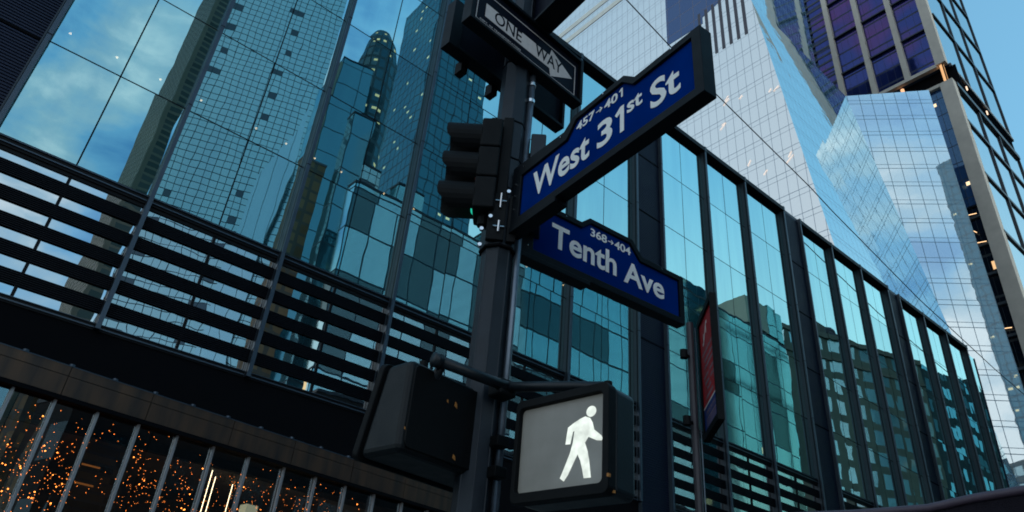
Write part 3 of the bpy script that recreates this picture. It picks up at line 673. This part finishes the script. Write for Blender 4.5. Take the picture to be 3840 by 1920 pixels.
# ------------------------------------------------------------------ traffic lights
def traffic_light(loc, rz, label, zb=3.80, lit=True):
    s = thing('traffic_light', label, 'traffic light', loc, rz, 'traffic lights on the pole')
    for k in range(3):
        z = .1065 + k * .213
        m = MB(); m.box(-.005, .115, -.10, .10, z - .104, z + .104); h = m.build('housing', mt['housing'], s, bevel=.012)
        # lens
        m = MB(); m.tube([(-.018, 0, z), (-.004, 0, z)], [.07, .088], 20)
        m.build('lens', [mt['green'] if (k == 0 and lit) else mt['amberglow'] if k == 1 else mt['lens_off']], s)
        # tunnel visor, open below at the front
        m = MB(); n = 20; L0, L1 = -.0, -.205
        for j in range(n):
            a0 = R_(-60 + 300 * j / n); a1 = R_(-60 + 300 * (j + 1) / n); r0, r1 = .103, .100
            def P(a, x, r): return (x, r * math.cos(a), z + r * math.sin(a))
            fl = lambda a: -.205 - .0 if math.sin(a) > -.2 else -.205 + .10 * (-math.sin(a) - .2)
            q = [P(a0, L0, r0), P(a1, L0, r0), P(a1, fl(a1), r0), P(a0, fl(a0), r0)]
            m.face(q); m.face([P(a0, L0, r1), P(a0, fl(a0), r1), P(a1, fl(a1), r1), P(a1, L0, r1)])
            m.face([P(a0, fl(a0), r0), P(a1, fl(a1), r0), P(a1, fl(a1), r1), P(a0, fl(a0), r1)])
        m.build('visor', mt['housing'], s, smooth=False, normals=False)
    m = MB(); m.box(.115, .175, -.04, .04, -.04, .70); m.build('mounting_bracket', mt['housing'], s, bevel=.006)
    m = MB(); m.tube([(.055, 0, .64), (.055, 0, .70)], .03, 10); m.tube([(.055, 0, -.06), (.055, 0, 0)], .03, 10); m.build('end_fitting', mt['housing'], s)
    return s
traffic_light((1.835, 2.742, 3.815), -40.6, 'three-lens traffic light with deep hoods and a green glow, left of the pole')
# a second head on the far side shows only its slim side over the sign
b = thing('traffic_light', 'slim side of a dark traffic light standing up behind the West 31st St sign', 'traffic light', (2.16, 2.62, 3.80), -40.6, 'traffic lights on the pole')
m = MB(); m.box(-.045, .045, -.10, .10, 0, .655); m.build('housing', mt['pole'], b, bevel=.01)
m = MB(); m.tube([(-.01, 0, .65), (-.01, 0, .685)], .03, 8); m.build('end_fitting', mt['housing'], b)
for k in range(3):
    m = MB(); m.tube([(-.0, .1, .1065 + k * .213), (0, .26, .1065 + k * .213)], [.100, .098], 18); m.build('visor', mt['housing'], b)
m = MB(); m.box(-.13, -.04, -.03, .03, .50, .56); m.build('mounting_bracket', mt['housing'], b, bevel=.004)

# ------------------------------------------------------------------ red banner sign on a far pole
bp = thing('sign_pole', 'thin grey brown pole carrying the red information sign', 'pole', (13.03, 9.55, .14))
m = MB(); m.tube([(0, 0, 0), (-.02, 0, 9.4)], [.10, .085], 10); m.build('shaft', mt['bpole'], bp)
m = MB(); m.tube([(.11, -.07, 0), (.09, -.07, 9.3)], .014, 6); m.build('conduit', mt['conduit'], bp)
for z in (8.5, 6.9):
    m = MB(); m.box(-.30, 0, -.02, .02, z - .025, z + .025, M=Matrix.Rotation(R_(4), 4, 'Z')); m.tube([(-.30, 0, z - .10), (-.30, 0, z + .10)], .09, 10); m.build('bracket', mt['housing'], bp)
rs = thing('banner_sign', 'narrow red sign with a blue foot and dark frame on the far pole', 'sign', (13.205, 9.199, 6.85), 47.04 - 180)
rs.scale = (.60, 1, .99)
O = [(-1.62, .05), (1.2, .05), (1.2, 3.14), (-1.62, 3.14)]; I = [(-1.44, .2), (1.06, .2), (1.06, 2.98), (-1.44, 2.98)]
offset_frame(O, I, -.05, .10, mt['housing'], rs, bevel=0)
panel_prism('panel', [(-1.44, .82), (1.06, .82), (1.06, 2.98), (-1.44, 2.98)], -.0, .04, mt['red'], rs)
panel_prism('lower_panel', [(-1.44, .2), (1.06, .2), (1.06, .79), (-1.44, .79)], -.0, .04, mt['redblue'], rs)
panel_prism('divider', [(-1.44, .785), (1.06, .785), (1.06, .825), (-1.44, .825)], -.004, .0, mt['letter'], rs)
m = MB()
for a in ([(-.95, 2.35), (-.75, 2.35), (-.2, 2.75), (.0, 2.75)], [(-.75, 2.35), (-.72, 2.6)], [(-.2, 2.75), (-.22, 2.5)]):
    for (x0, z0), (x1, z1) in zip(a[:-1], a[1:]):
        d_ = Vector((x1 - x0, z1 - z0)); n_ = Vector((-d_.y, d_.x)).normalized() * .04
        m.prism([(x0 - n_.x, z0 - n_.y), (x1 - n_.x, z1 - n_.y), (x1 + n_.x, z1 + n_.y), (x0 + n_.x, z0 + n_.y)], -.004, -.001)
m.build('emblem', mt['letter'], rs)
for z, a, b_ in ((2.1, -1.2, .7), (1.88, -.8, .85), (1.72, -.9, .7), (1.5, -1.1, -.2), (1.5, .0, .7), (1.32, -.9, -.2), (1.32, .1, .6), (1.16, -.6, .1), (.98, -.9, .4)):
    m = MB(); x = a
    while x < b_:
        w_ = random.uniform(.05, .09); m.box(x, x + w_, -.004, -.001, z - .04, z + .04 * random.uniform(.4, 1.2)); x += w_ + .03
    m.build('lettering', mt['rtext'], rs)
for z, h_ in ((.62, .05), (.40, .11)):
    m = MB(); x = -1.0
    while x < .75:
        m.box(x, x + .05, -.004, -.001, z - h_, z + h_); 
        if random.random() < .6: m.box(x, x + .13, -.004, -.001, z + h_ - .04, z + h_)
        x += .19
    m.build('lettering', mt['rtext'], rs)

# ------------------------------------------------------------------ overhead cable
PP = [(8, 13.8, 29.6), (15.61, 13.8, 27.18), (18.56, 13.8, 26.55), (21.2, 13.8, 26.03), (29.48, 13.8, 24.86), (31.61, 13.8, 24.4), (40.63, 13.8, 22.92), (50.92, 13.8, 21.89), (62, 13.8, 21.2)]
m = MB(); m.tube(PP, .028, 6); co2 = m.build('overhead_cable', mt['cable'])
tag(co2, 'thin black overhead cable running diagonally past the pale tower', 'cable')

# ------------------------------------------------------------------ dark awning at the lower right
aw = thing('awning', 'dark curved mesh awning edge at the lower right corner', 'awning', (5.0, 1.2, 2.3))
m = MB(); pts = [(5.09, 3.4, 2.90), (5.45, 2.6, 2.925), (5.6, 2.16, 2.945), (5.69, 1.89, 3.0), (5.78, 1.6, 3.04), (5.85, 1.2, 3.06), (5.9, .5, 3.06)]
off = Vector((-5.0, -1.2, -2.3))
m.tube([Vector(p) + off for p in pts], .03, 10); m.build('rim', mt['awning_rim'], aw, smooth=True)
m = MB()
for a, b_ in zip(pts[:-1], pts[1:]):
    m.face([Vector(a) + off, Vector(b_) + off, Vector((b_[0] + .05, b_[1], 2.35)) + off, Vector((a[0] + .05, a[1], 2.35)) + off])
    m.face([Vector(a) + off, Vector(b_) + off, Vector((b_[0] + 1.6, b_[1], b_[2] + .1)) + off, Vector((a[0] + 1.6, a[1], a[2] + .1)) + off])
m.build('cover', mt['awning'], aw)
m = MB(); m.tube([(2.3, 2.0, -2.16), (2.3, 2.0, .7)], .04, 8); m.tube([(2.3, -.5, -2.16), (2.3, -.5, .75)], .04, 8); m.build('support', mt['awning'], aw)

# ------------------------------------------------------------------ pale faceted tower
mt['F1'] = grid_wall('pale_curtain_wall', 1.5, 4.0, .07, .07, (.40, .40, .42), (.30, .35, .42), (.97, .96, .92), .72, .26, 2, .10, .05, .0, wav=.003, dv=1, line2=.24)  # same glass on all facets; each tone holds the sky it reflects
mt['F2'] = grid_wall('sloped_curtain_wall', 1.5, 4.0, .06, .07, (.10, .22, .32), (.10, .22, .34), (.88, 1, 1), .62, .33, 2, .02, .05, wav=.007, line2=.22)
mt['F3'] = grid_wall('angled_curtain_wall', 2.2, 4.0, .10, .12, (.42, .50, .54), (.08, .16, .22), (.93, 1, 1), .55, .38, 2, .015, .06, wav=.003, line2=.24)  # pale body colour stands in for clouds reflected here
mt['band'] = principled('pale_mechanical_band', (.80, .78, .68), .6, 0, .12, .4)
mt['slot'] = principled('brown_grey_slot', (.07, .06, .075), .6, 0, .2, .5)
mt['dark_reflection'] = grid_wall('deep_blue_reflection', 3, 4, .1, .14, (.015, .03, .08), (.16, .14, .18), (.22, .30, .50), .35, .4, 2, .08, .5, wav=.01)  # dark building reflection put into the colour of a panel on the facade
TA = thing('glass_tower', 'pale faceted glass skyscraper rising behind the office block roof', 'skyscraper', (80, 42, 0))
Mt = Matrix.Translation((-80, -42, 0))
K = Vector((111.2, 42.03, 106.2)); L3 = Vector((118.2, 35.0, 45.0)); e_top = Vector((80, 42.19, 107.5)); s_ = (42.19 - 35.58) / (107.58 - 55.06)
e_bot = Vector((80, 42.19 - s_ * 107.5, 0)); k_bot = Vector((120.9, 42.03 - .1195 / .9928 * 106.2, 0))
m = MB()
def q3(m, pts, u, mi=0):
    u = Vector(u).normalized(); m.face(pts, [(Vector(p).dot(u), Vector(p).z) for p in pts], mi)
q3(m, [e_top, (80, 42.19, 170), (80, 130, 170), (80, 130, 0), e_bot], (0, 1, 0))
m.build('west_facade', mt['F1'], TA, M=Mt, merge=False)
m = MB(); q3(m, [e_top, K, k_bot, e_bot], (1, 0, 0)); m.build('sloped_facade', mt['F2'], TA, M=Mt, merge=False)
E4t = Vector((121.9, 30.8, 107.5)); E4b = Vector((121.9, 30.8, 0))
m = MB(); q3(m, [K, E4t, E4b, k_bot], (.72, -.70, 0)); m.build('angled_facade', mt['F3'], TA, M=Mt, merge=False)
m = MB(); q3(m, [E4t, (126, 60, 107.5), (126, 60, 0), E4b], (0, 1, 0)); q3(m, [(80, 42.19, 107.6), (80, 42.19, 170), (110, 46, 170), (110, 46, 107.6)], (1, 0, 0)); m.build('back_facade', mt['F2'], TA, M=Mt, merge=False)
m = MB(); m.face([e_top, K, E4t, (126, 60, 107.4), (80, 60, 107.4)]); m.face([(80, 42.19, 170), (80, 130, 170), (110, 130, 170), (110, 46, 170)]); m.build('roof', mt['F1'], TA, M=Mt, merge=False)
for z in (134.6, 138.3):
    m = MB(); m.box(79.9, 80.0, 62, 120, z - .75, z + .75); m.build('mechanical_band', mt['band'], TA, M=Mt)
for k in range(7):
    y = 43.6 + k * 1.5; m = MB(); m.box(79.93, 80.0, y, y + .55, 100.4, 118 if k < 3 else 113); m.build('vent_slot', mt['slot'], TA, M=Mt)
m = MB(); m.face([(79.95, 52.2, 109.9), (79.95, 60.4, 110.4), (79.95, 60.4, 140), (79.95, 52.2, 140)], [(52.2, 110), (60.4, 110), (60.4, 140), (52.2, 140)])
m.face([(79.95, 43, 114), (79.95, 52.2, 111.5), (79.95, 52.2, 140), (79.95, 43, 140)], [(43, 114), (52.2, 110), (52.2, 140), (43, 140)]); m.build('crown_reflection', mt['dark_reflection'], TA, M=Mt, merge=False)
mt['warmtube'] = emitter('office_strip_light', (1, .72, .52), 1.5)
def strip(p0, p1, r=.03):
    m = MB(); m.tube([p0, p1], r, 4); m.build('office_strip_light', mt['warmtube'], TA, M=Mt)
for y, z in ((49.2, 88.5), (46.6, 87.2), (50.2, 83.8), (40.6, 84.8), (41.4, 85.2), (39.8, 71.2), (44.0, 70.2), (46.4, 73.2)):
    strip((79.9, y, z), (79.9, y - random.uniform(.5, 1.1), z + random.uniform(-.9, .9)), .032)
    if y in (49.2, 50.2, 39.8): strip((79.9, y + .4, z - .8), (79.9, y - .8, z + .1), .03)

# ------------------------------------------------------------------ dark tower with stone piers
X2 = 135.5
mt['B'] = grid_wall('indigo_curtain_wall', 1.75, 4.3, .07, .55, (.012, .022, .10), (.008, .014, .05), (.13, .17, .52), .24, .45, 2, .06, .30, wav=.01, du=1, dusk_tint=(.32, .15, .40))  # magenta patches are dusk reflections put into the glass tint
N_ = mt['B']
mt['Blow'] = grid_wall('blue_lower_curtain_wall', 1.75, 4.3, .09, .2, (.02, .05, .13), (.008, .014, .03), (.26, .42, .66), .22, .30, 2, .04, .3, lit=.10, litc=(1, .75, .45), lits=1.3, wav=.006)
mt['Bdark'] = grid_wall('dark_open_floors', 1.75, 8.6, .07, .5, (.005, .007, .012), (.01, .013, .02), (.12, .2, .3), .12, .4, 2, .1, .4, lit=.10, litc=(1, .62, .3), lits=.9)
mt['Bside'] = window_glass('sky_reflecting_wall', (.92, 1, 1), (.2, .3, .35), .62, .36, 2, .003, .3)
TB = thing('glass_tower', 'indigo glass skyscraper with pale stone piers and a cyan side wall', 'skyscraper', (X2, 29, 0))
Mb = Matrix.Translation((-X2, -29, 0))
yc = 29.6
# upper volume, set back from the lower one
XU, yu, ZU0, ZU1 = 143.0, 31.2, 131.2, 214.0
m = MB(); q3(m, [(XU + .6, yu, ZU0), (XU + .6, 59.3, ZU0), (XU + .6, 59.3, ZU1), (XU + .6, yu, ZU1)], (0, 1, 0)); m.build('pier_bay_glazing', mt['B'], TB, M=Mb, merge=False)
m = MB()
q3(m, [(XU + .9, 59.3, 110), (XU + .9, 85, 110), (XU + .9, 85, ZU1), (XU + .9, 59.3, ZU1)], (0, 1, 0), 0)
z = 114
while z < ZU1: m.box(XU + .5, XU + .9, 55.4, 85, z, z + .6, 1); z += 2.6
m.build('louvre_bay', [mt['Bdark'], mt['darkbar2']], TB, M=Mb, merge=False)
for y in (38.9, 46.5, 53.9, 61.5, 69.2):
    m = MB(); m.box(XU - .4, XU + .6, y, y + 1.25, ZU0 - .4 if y < 42 else 112, ZU1); m.build('stone_pier', mt['stone'], TB, M=Mb)
m = MB(); m.box(XU - .5, XU + 1.2, yu, yu + 2.1, ZU0, ZU1); m.build('corner_pier', mt['stone'], TB, M=Mb)
m = MB(); m.box(X2 - .5, X2 + 1.5, yc - .25, yc + 2.3, 0, 119.2); m.build('corner_pier', mt['stone'], TB, M=Mb)
for z in (143.5, 156.5, 169.5, 182.5, 195.5):
    m = MB(); m.box(XU - .1, XU + .6, yu + 2, 55, z, z + .35); m.build('spandrel_bar', mt['darkbar'], TB, M=Mb)
m = MB(); m.box(XU - .45, XU + .6, yu + 2, 63, ZU0 - .5, ZU0 + .4); m.build('ledge', mt['stone'], TB, M=Mb)
m = MB(); m.box(X2 - .3, X2 + .6, yc + 2.3, 60, 118.6, 119.4); m.build('ledge', mt['stone'], TB, M=Mb)
m = MB(); m.box(XU + 2, XU + 2.2, yc + .5, 60, 119.3, ZU0); m.box(XU, XU + 36, yu + .8, yu + 1, 119.3, ZU0); m.box(X2, XU + 3, yc, 60, 119.2, 119.3); m.build('recessed_floor', mt['void'], TB, M=Mb)
m = MB(); m.tube([(XU + .5, yu + 1.2, 125.2), (XU + .5, yu + 1.2, 131.2)], .45, 8)
m.build('lit_column', emitter('lit_column_glow', (1, .55, .25), .9), TB, M=Mb)  # glow in the material replaces light falling on this column
m = MB(); m.tube([(XU + 1.0, 41.6, 129.4), (XU + 1.0, 41.6, 130.4)], .4, 6); m.build('soffit_light', emitter('soffit_glow', (1, .5, .25), 1.2), TB, M=Mb)
m = MB(); q3(m, [(X2 + .5, yc + 2.3, 88.5), (X2 + .5, 56, 88.5), (X2 + .5, 56, 118.6), (X2 + .5, yc + 2.3, 118.6)], (0, 1, 0)); m.build('lower_glazing', mt['Blow'], TB, M=Mb, merge=False)
m = MB(); q3(m, [(X2 + 1.2, yc + 2.3, 0), (X2 + 1.2, 56, 0), (X2 + 1.2, 56, 88.5), (X2 + 1.2, yc + 2.3, 88.5)], (0, 1, 0)); 
z = 30
while z < 88: m.box(X2 + .7, X2 + 1.2, yc + 2.3, 56, z, z + .5, 1); z += 6.2
m.build('open_floor_glazing', [mt['Bdark'], mt['darkbar2']], TB, M=Mb, merge=False)
em_ = emitter('floor_lights', (1, .62, .32), 1.6)
for z, y0, y1 in ((86.6, 32.6, 36.5), (82.6, 33.5, 34.0), (80.2, 32.4, 36), (62.5, 32.6, 37)):
    m = MB(); m.tube([(X2 + .6, y0, z), (X2 + .6, y1, z + .6)], .08, 5); m.build('office_strip_light', em_, TB, M=Mb)
XR = X2 + 35.6; XRU = XR * XU / X2
m = MB(); q3(m, [(XU + 1.2, yu, ZU0), (XRU, yu, ZU0), (XRU, yu, ZU1), (XU + 1.2, yu, ZU1)], (1, 0, 0)); m.build('side_glazing', mt['Bside'], TB, M=Mb, merge=False)
m = MB(); q3(m, [(X2 + 1.5, yc, 0), (XR, yc, 0), (XR, yc, 119), (X2 + 1.5, yc, 119)], (1, 0, 0)); m.build('side_glazing', mt['Bside'], TB, M=Mb, merge=False)
for x, x_ in ((X2 + 12.5, XU + 13.2), (X2 + 23.5, XU + 24.8), (XR, XRU)):
    m = MB(); m.box(x - .22, x + .22, yc - .3, yc, 0, 119); m.build('side_mullion', mt['darkbar'], TB, M=Mb)
    m = MB(); m.box(x_ - .22, x_ + .22, yu - .3, yu, ZU0, ZU1); m.build('side_mullion', mt['darkbar'], TB, M=Mb)
for z in (108.5, 95, 81.5, 68):
    m = MB(); m.box(X2 + 1.2, XR, yc - .32, yc - .02, z - .3, z + .3); m.build('side_floor_bar', mt['darkbar'], TB, M=Mb)
for z in (148, 162.4, 176.6, 191, 204.6):
    m = MB(); m.box(XU + 1.2, XRU, yu - .32, yu - .02, z - .3, z + .3); m.build('side_floor_bar', mt['darkbar'], TB, M=Mb)
m = MB(); m.box(XU + 1.2, XRU, yu - .5, yu, ZU0 - .7, ZU0 + .3); m.build('side_ledge', [mt['darkbar']], TB, M=Mb)
m = MB(); m.box(X2 + 1.5, XR, yc - .5, yc, 118.2, 119.3); m.build('side_ledge', [mt['darkbar']], TB, M=Mb)
m = MB(); m.box(XU + 1.4, XRU, yu - .55, yu - .5, ZU0 - .3, ZU0 - .05); m.build('ledge_trim', mt['stone'], TB, M=Mb)
for x in (XU + 9.5, XU + 21):
    m = MB(); m.tube([(x, yu - .2, ZU0 - 2.3), (x, yu - .2, ZU0 - 1.2)], .16, 6); m.build('soffit_light', mt['warmtube'], TB, M=Mb)
m = MB(); m.face([(XU, yu, ZU1), (XRU, yu, ZU1), (XRU, 85, ZU1), (XU, 85, ZU1)]); m.face([(XRU, yu, 0), (XRU, 85, 0), (XRU, 85, ZU1), (XRU, yu, ZU1)]); m.build('roof', mt['darkbar'], TB, M=Mb, merge=False)

# ------------------------------------------------------------------ the opposite side of the street, seen as reflections
def block(name, label, x0, x1, y, dep, z0, z1, mat, rz=0, cat='building', parent=None, roof=None):
    """front face turned to +y at world y, body behind it"""
    b = thing(name, label, cat, (x0, y, 0), rz)
    W = x1 - x0; m = MB()
    q3(m, [(0, 0, z0), (W, 0, z0), (W, 0, z1), (0, 0, z1)], (1, 0, 0)); q3(m, [(0, 0, z0), (0, -dep, z0), (0, -dep, z1), (0, 0, z1)], (0, 1, 0)); q3(m, [(W, 0, z0), (W, -dep, z0), (W, -dep, z1), (W, 0, z1)], (0, 1, 0)); q3(m, [(0, -dep, z0), (W, -dep, z0), (W, -dep, z1), (0, -dep, z1)], (1, 0, 0))
    m.build('facade', mat, b, merge=False)
    m = MB(); m.box(-.04, W + .04, -dep - .04, .05, z1, z1 + .22); m.build('roof', roof or mt['coping'], b)
    return b
G = grid_wall
mt['V1'] = G('teal_tower_wall', .80, .92, .07, .10, (.16, .28, .32), (.04, .07, .09), (.78, .92, .92), .60, .3, 2, .10, .12, slots=(9, 4, 1.5))
mt['V1b'] = G('weathered_brown_wall', 2.0, .9, .5, .3, (.05, .05, .05), (.22, .17, .12), (.5, .5, .4), .1, .2, 2, .2, .8)
mt['V2'] = G('smooth_teal_wall', 3, 4, .12, .14, (.06, .16, .20), (.03, .07, .09), (.45, .75, .82), .38, .3, 2, .05, .2)
mt['V3'] = G('warm_window_wall', 1.3, 2.3, .35, .6, (.05, .10, .12), (.06, .11, .13), (.3, .5, .55), .2, .3, 2, .1, .3, lit=.30, litc=(1, .85, .45), lits=.8)
mt['V4'] = G('dark_teal_lit_wall', 2.6, 3.8, .3, .4, (.03, .10, .13), (.02, .05, .07), (.26, .48, .55), .34, .3, 2, .08, .3, lit=.10, litc=(1, .95, .6), lits=.9)
mt['V5'] = G('banded_teal_glass', 2.1, 3.9, .12, .16, (.07, .22, .27), (.015, .04, .06), (.65, .95, 1), .62, .3, 2, .04, .22, dark=.30, darkc=(.02, .04, .055), du=1, lit=.04, lits=1.2)
mt['V5b'] = G('banded_dark_glass', 1.9, 3.7, .12, .2, (.05, .19, .23), (.01, .03, .04), (.48, .85, .9), .55, .3, 2, .06, .3, dark=.12, du=6, lit=.06, lits=1.2)
mt['V6'] = G('brown_masonry_wall', 3.0, 3.0, 1.15, 1.05, (.40, .78, .78), (.17, .18, .14), (.85, 1, 1), .5, .3, 2, .1, .35, lit=.03, lits=1.4, frough=.9)
mt['V6d'] = G('shaded_masonry_wall', 2.6, 3.1, 1.2, 1.3, (.22, .60, .62), (.04, .07, .07), (.5, .85, .85), .4, .3, 2, .1, .5, dark=.3, frough=.9)  # darker copy of the masonry, its shaded side put into the colour
mt['V7'] = G('rippled_teal_glass', 3.2, 4.1, .10, .14, (.03, .17, .20), (.01, .05, .07), (.44, .90, .92), .56, .3, 2, .06, .25, dark=.07, lit=.012, lits=1.5)
mt['pale'] = principled('pale_cream_render', (.55, .50, .38), .7, 0, .1, .5)
mt['palesky'] = G('pale_blue_glass', 1.2, 60, .06, .2, (.24, .34, .38), (.16, .26, .3), (.8, .95, 1), .55, .3, 2, .12, .12)
mt['brick'] = G('orange_brick_wall', 1.1, 1.2, .35, .3, (.30, .19, .11), (.14, .12, .10), (.3, .3, .3), .08, .2, 2, .3, .4)
R18 = 18
v1 = block('apartment_tower', 'tall teal tower with a fine window grid mirrored in the left glass', 8.65, 22.2, -45, 3, 0, 112, mt['V1'], R18, 'skyscraper')
block('apartment_tower', 'narrow rough brown tower mirrored as a dark strip beside the left mullion', 6.75, 8.4, -45.1, 20, 0, 100, mt['V1b'], 0, 'skyscraper')
# tapering pale tower in front of it
wd = thing('pointed_tower', 'pale blue tower tapering to a point mirrored low in the second glass bay', 'building', (17.1, -38.4, 0), R18)
m = MB(); m.prism([(-.5, 0), (2.2, 0), (2.4, 40), (3.3, 51.5), (3.1, 60), (2.4, 55), (-.2, 48), (-.5, 40)], -1.2, 0); m.build('facade', mt['palesky'], wd)
block('brick_tower', 'slim orange brick tower mirrored beside the third mullion', 17.2, 19.4, -25, 1.5, 0, 43, mt['brick'], 0)
b = block('office_tower', 'plain teal tower with one cream edge mirrored in the third glass bay', 24.6, 29.2, -45, 12, 0, 77, mt['V2'], 6, roof=mt['darkbar'])
m = MB(); m.box(-.35, 0, -.6, .1, 0, 76); m.build('cream_edge', mt['pale'], b)
dm = thing('domed_tower', 'round-topped tower with a column of yellow windows mirrored near the top', 'building', (31.8, -50, 0))
m = MB(); prof = [(0, 3.4), (78, 3.4), (84, 3.2), (88, 2.5), (90.5, 1.4), (91.5, .1)]
for (z0, r0), (z1, r1) in zip(prof[:-1], prof[1:]):
    for k in range(16):
        a0, a1 = math.tau * k / 16, math.tau * (k + 1) / 16
        m.face([(r0 * math.cos(a0), r0 * math.sin(a0), z0), (r0 * math.cos(a1), r0 * math.sin(a1), z0), (r1 * math.cos(a1), r1 * math.sin(a1), z1), (r1 * math.cos(a0), r1 * math.sin(a0), z1)], [(a0 * 3.4, z0), (a1 * 3.4, z0), (a1 * 3.4, z1), (a0 * 3.4, z1)])
m.build('facade', mt['V3'], dm, merge=False)
block('office_tower', 'very tall dark teal tower dotted with small lights, mirrored left of the sign pole', 73.6, 94.6, -114, 24, 0, 203, mt['V4'], 0, 'skyscraper')
v5 = block('glass_block', 'banded teal glass block with dark panels mirrored in the middle bays', 18.6, 36.5, -15, 1.2, 0, 35.6, mt['V5'], roof=mt['darkbar'])
block('glass_block', 'wide dark banded glass block mirrored below the Tenth Ave sign', 36.6, 57, -15.2, 14, 0, 42.6, mt['V5b'], roof=mt['darkbar'])
b = block('glass_block', 'rippled teal glass block with a stepped roof mirrored behind the red sign', 57.2, 82.3, -15, 16, 0, 43.2, mt['V7'], roof=mt['darkbar'])
m = MB(); m.box(16, 20.6, -8, .02, 43.7, 47.6); m.build('penthouse', mt['pale'], b); m = MB(); m.box(20.7, 24.8, -8, .03, 43.7, 48.0); m.build('penthouse', mt['V7'], b); m = MB(); m.box(3, 9, -6, -.2, 43.7, 44.9); m.build('plant_room', mt['V7'], b)
block('slim_tower', 'slim dark blue tower mirrored between the brick tower and the banded glass block', 18.9, 20.9, -20, 1.5, 0, 46.5, mt['V2'], 0, 'skyscraper', roof=mt['darkbar'])
block('slim_tower', 'slim pale teal tower mirrored right of the dark slim tower', 21.6, 23.6, -22, 1.5, 0, 43, mt['V1'], 0, 'skyscraper', roof=mt['darkbar'])
block('slim_tower', 'slim tower with thin vertical window strips mirrored left of the traffic light', 26.5, 29.8, -24, 1.5, 0, 44.5, mt['V5b'], 0, 'skyscraper', roof=mt['darkbar'])
mt['low'] = G('dark_brick_warehouse_wall', 3.2, 3.8, 1.6, 1.9, (.02, .035, .045), (.022, .020, .020), (.3, .4, .45), .12, .25, 2, .1, .5, frough=.9)
block('warehouse', 'low dark warehouse across the street, mirrored behind the lobby lights at left', 13.6, 17.9, -12, 3, 0, 12.6, mt['low'], 0, roof=mt['darkbar'])
block('warehouse', 'long low dark warehouse across the street, mirrored behind the lower louvres', 18, 58, -12, 2.4, 0, 17.0, mt['low'], 0, roof=mt['darkbar'])
# masonry block, yawed
ux, uy = math.cos(R_(18)), math.sin(R_(18)); ax, ay = 90, -15
mb_ = thing('masonry_block', 'brown masonry block with teal windows and twin roof tanks mirrored at lower right', 'building', (ax - 5 * ux, ay - 5 * uy, 0), 18)
m = MB(); q3(m, [(0, 0, 0), (24.5, 0, 0), (24.5, 0, 47.9), (0, 0, 47.9)], (1, 0, 0)); q3(m, [(0, 0, 0), (0, -18, 0), (0, -18, 47.9), (0, 0, 47.9)], (0, 1, 0)); m.build('facade', mt['V6'], mb_, merge=False)
m = MB(); m.box(-.3, 24.8, -18, .3, 47.9, 48.6); m.box(-.15, 24.6, -.2, .22, 44.6, 45.0); m.build('cornice', principled('masonry_cornice', (.2, .18, .14), .8), mb_)
for x, r, c in ((6.6, 1.5, 'brick'), (9.3, 1.15, 'V7')):
    m = MB(); m.tube([(x, -1.5, 47), (x, -1.5, 50.2), (x, -1.5, 50.7)], [r, r, r * .7], 14); m.build('roof_tank', mt['slot'] if c == 'V7' else mt['brick'], mb_)
m = MB(); m.box(0, 4.6, -4, .0, 48, 44.5 + 4); m.build('parapet', mt['V6'], mb_)
mb2 = thing('masonry_block', 'dark side-lit masonry row with a jagged roofline mirrored beside the far end', 'building', (ax + 19.5 * ux, ay + 19.5 * uy, 0), 4)
m = MB(); x = 0; zz = 48.5
prof = [(0, 0)]
while x < 60:
    w_ = random.uniform(1.5, 4); prof += [(x, zz), (x + w_, zz)]; zz += random.uniform(-1.6, 2.0); x += w_
prof += [(x, 0)]
m.prism(prof, -14, 0); m.build('facade', mt['V6d'], mb2)
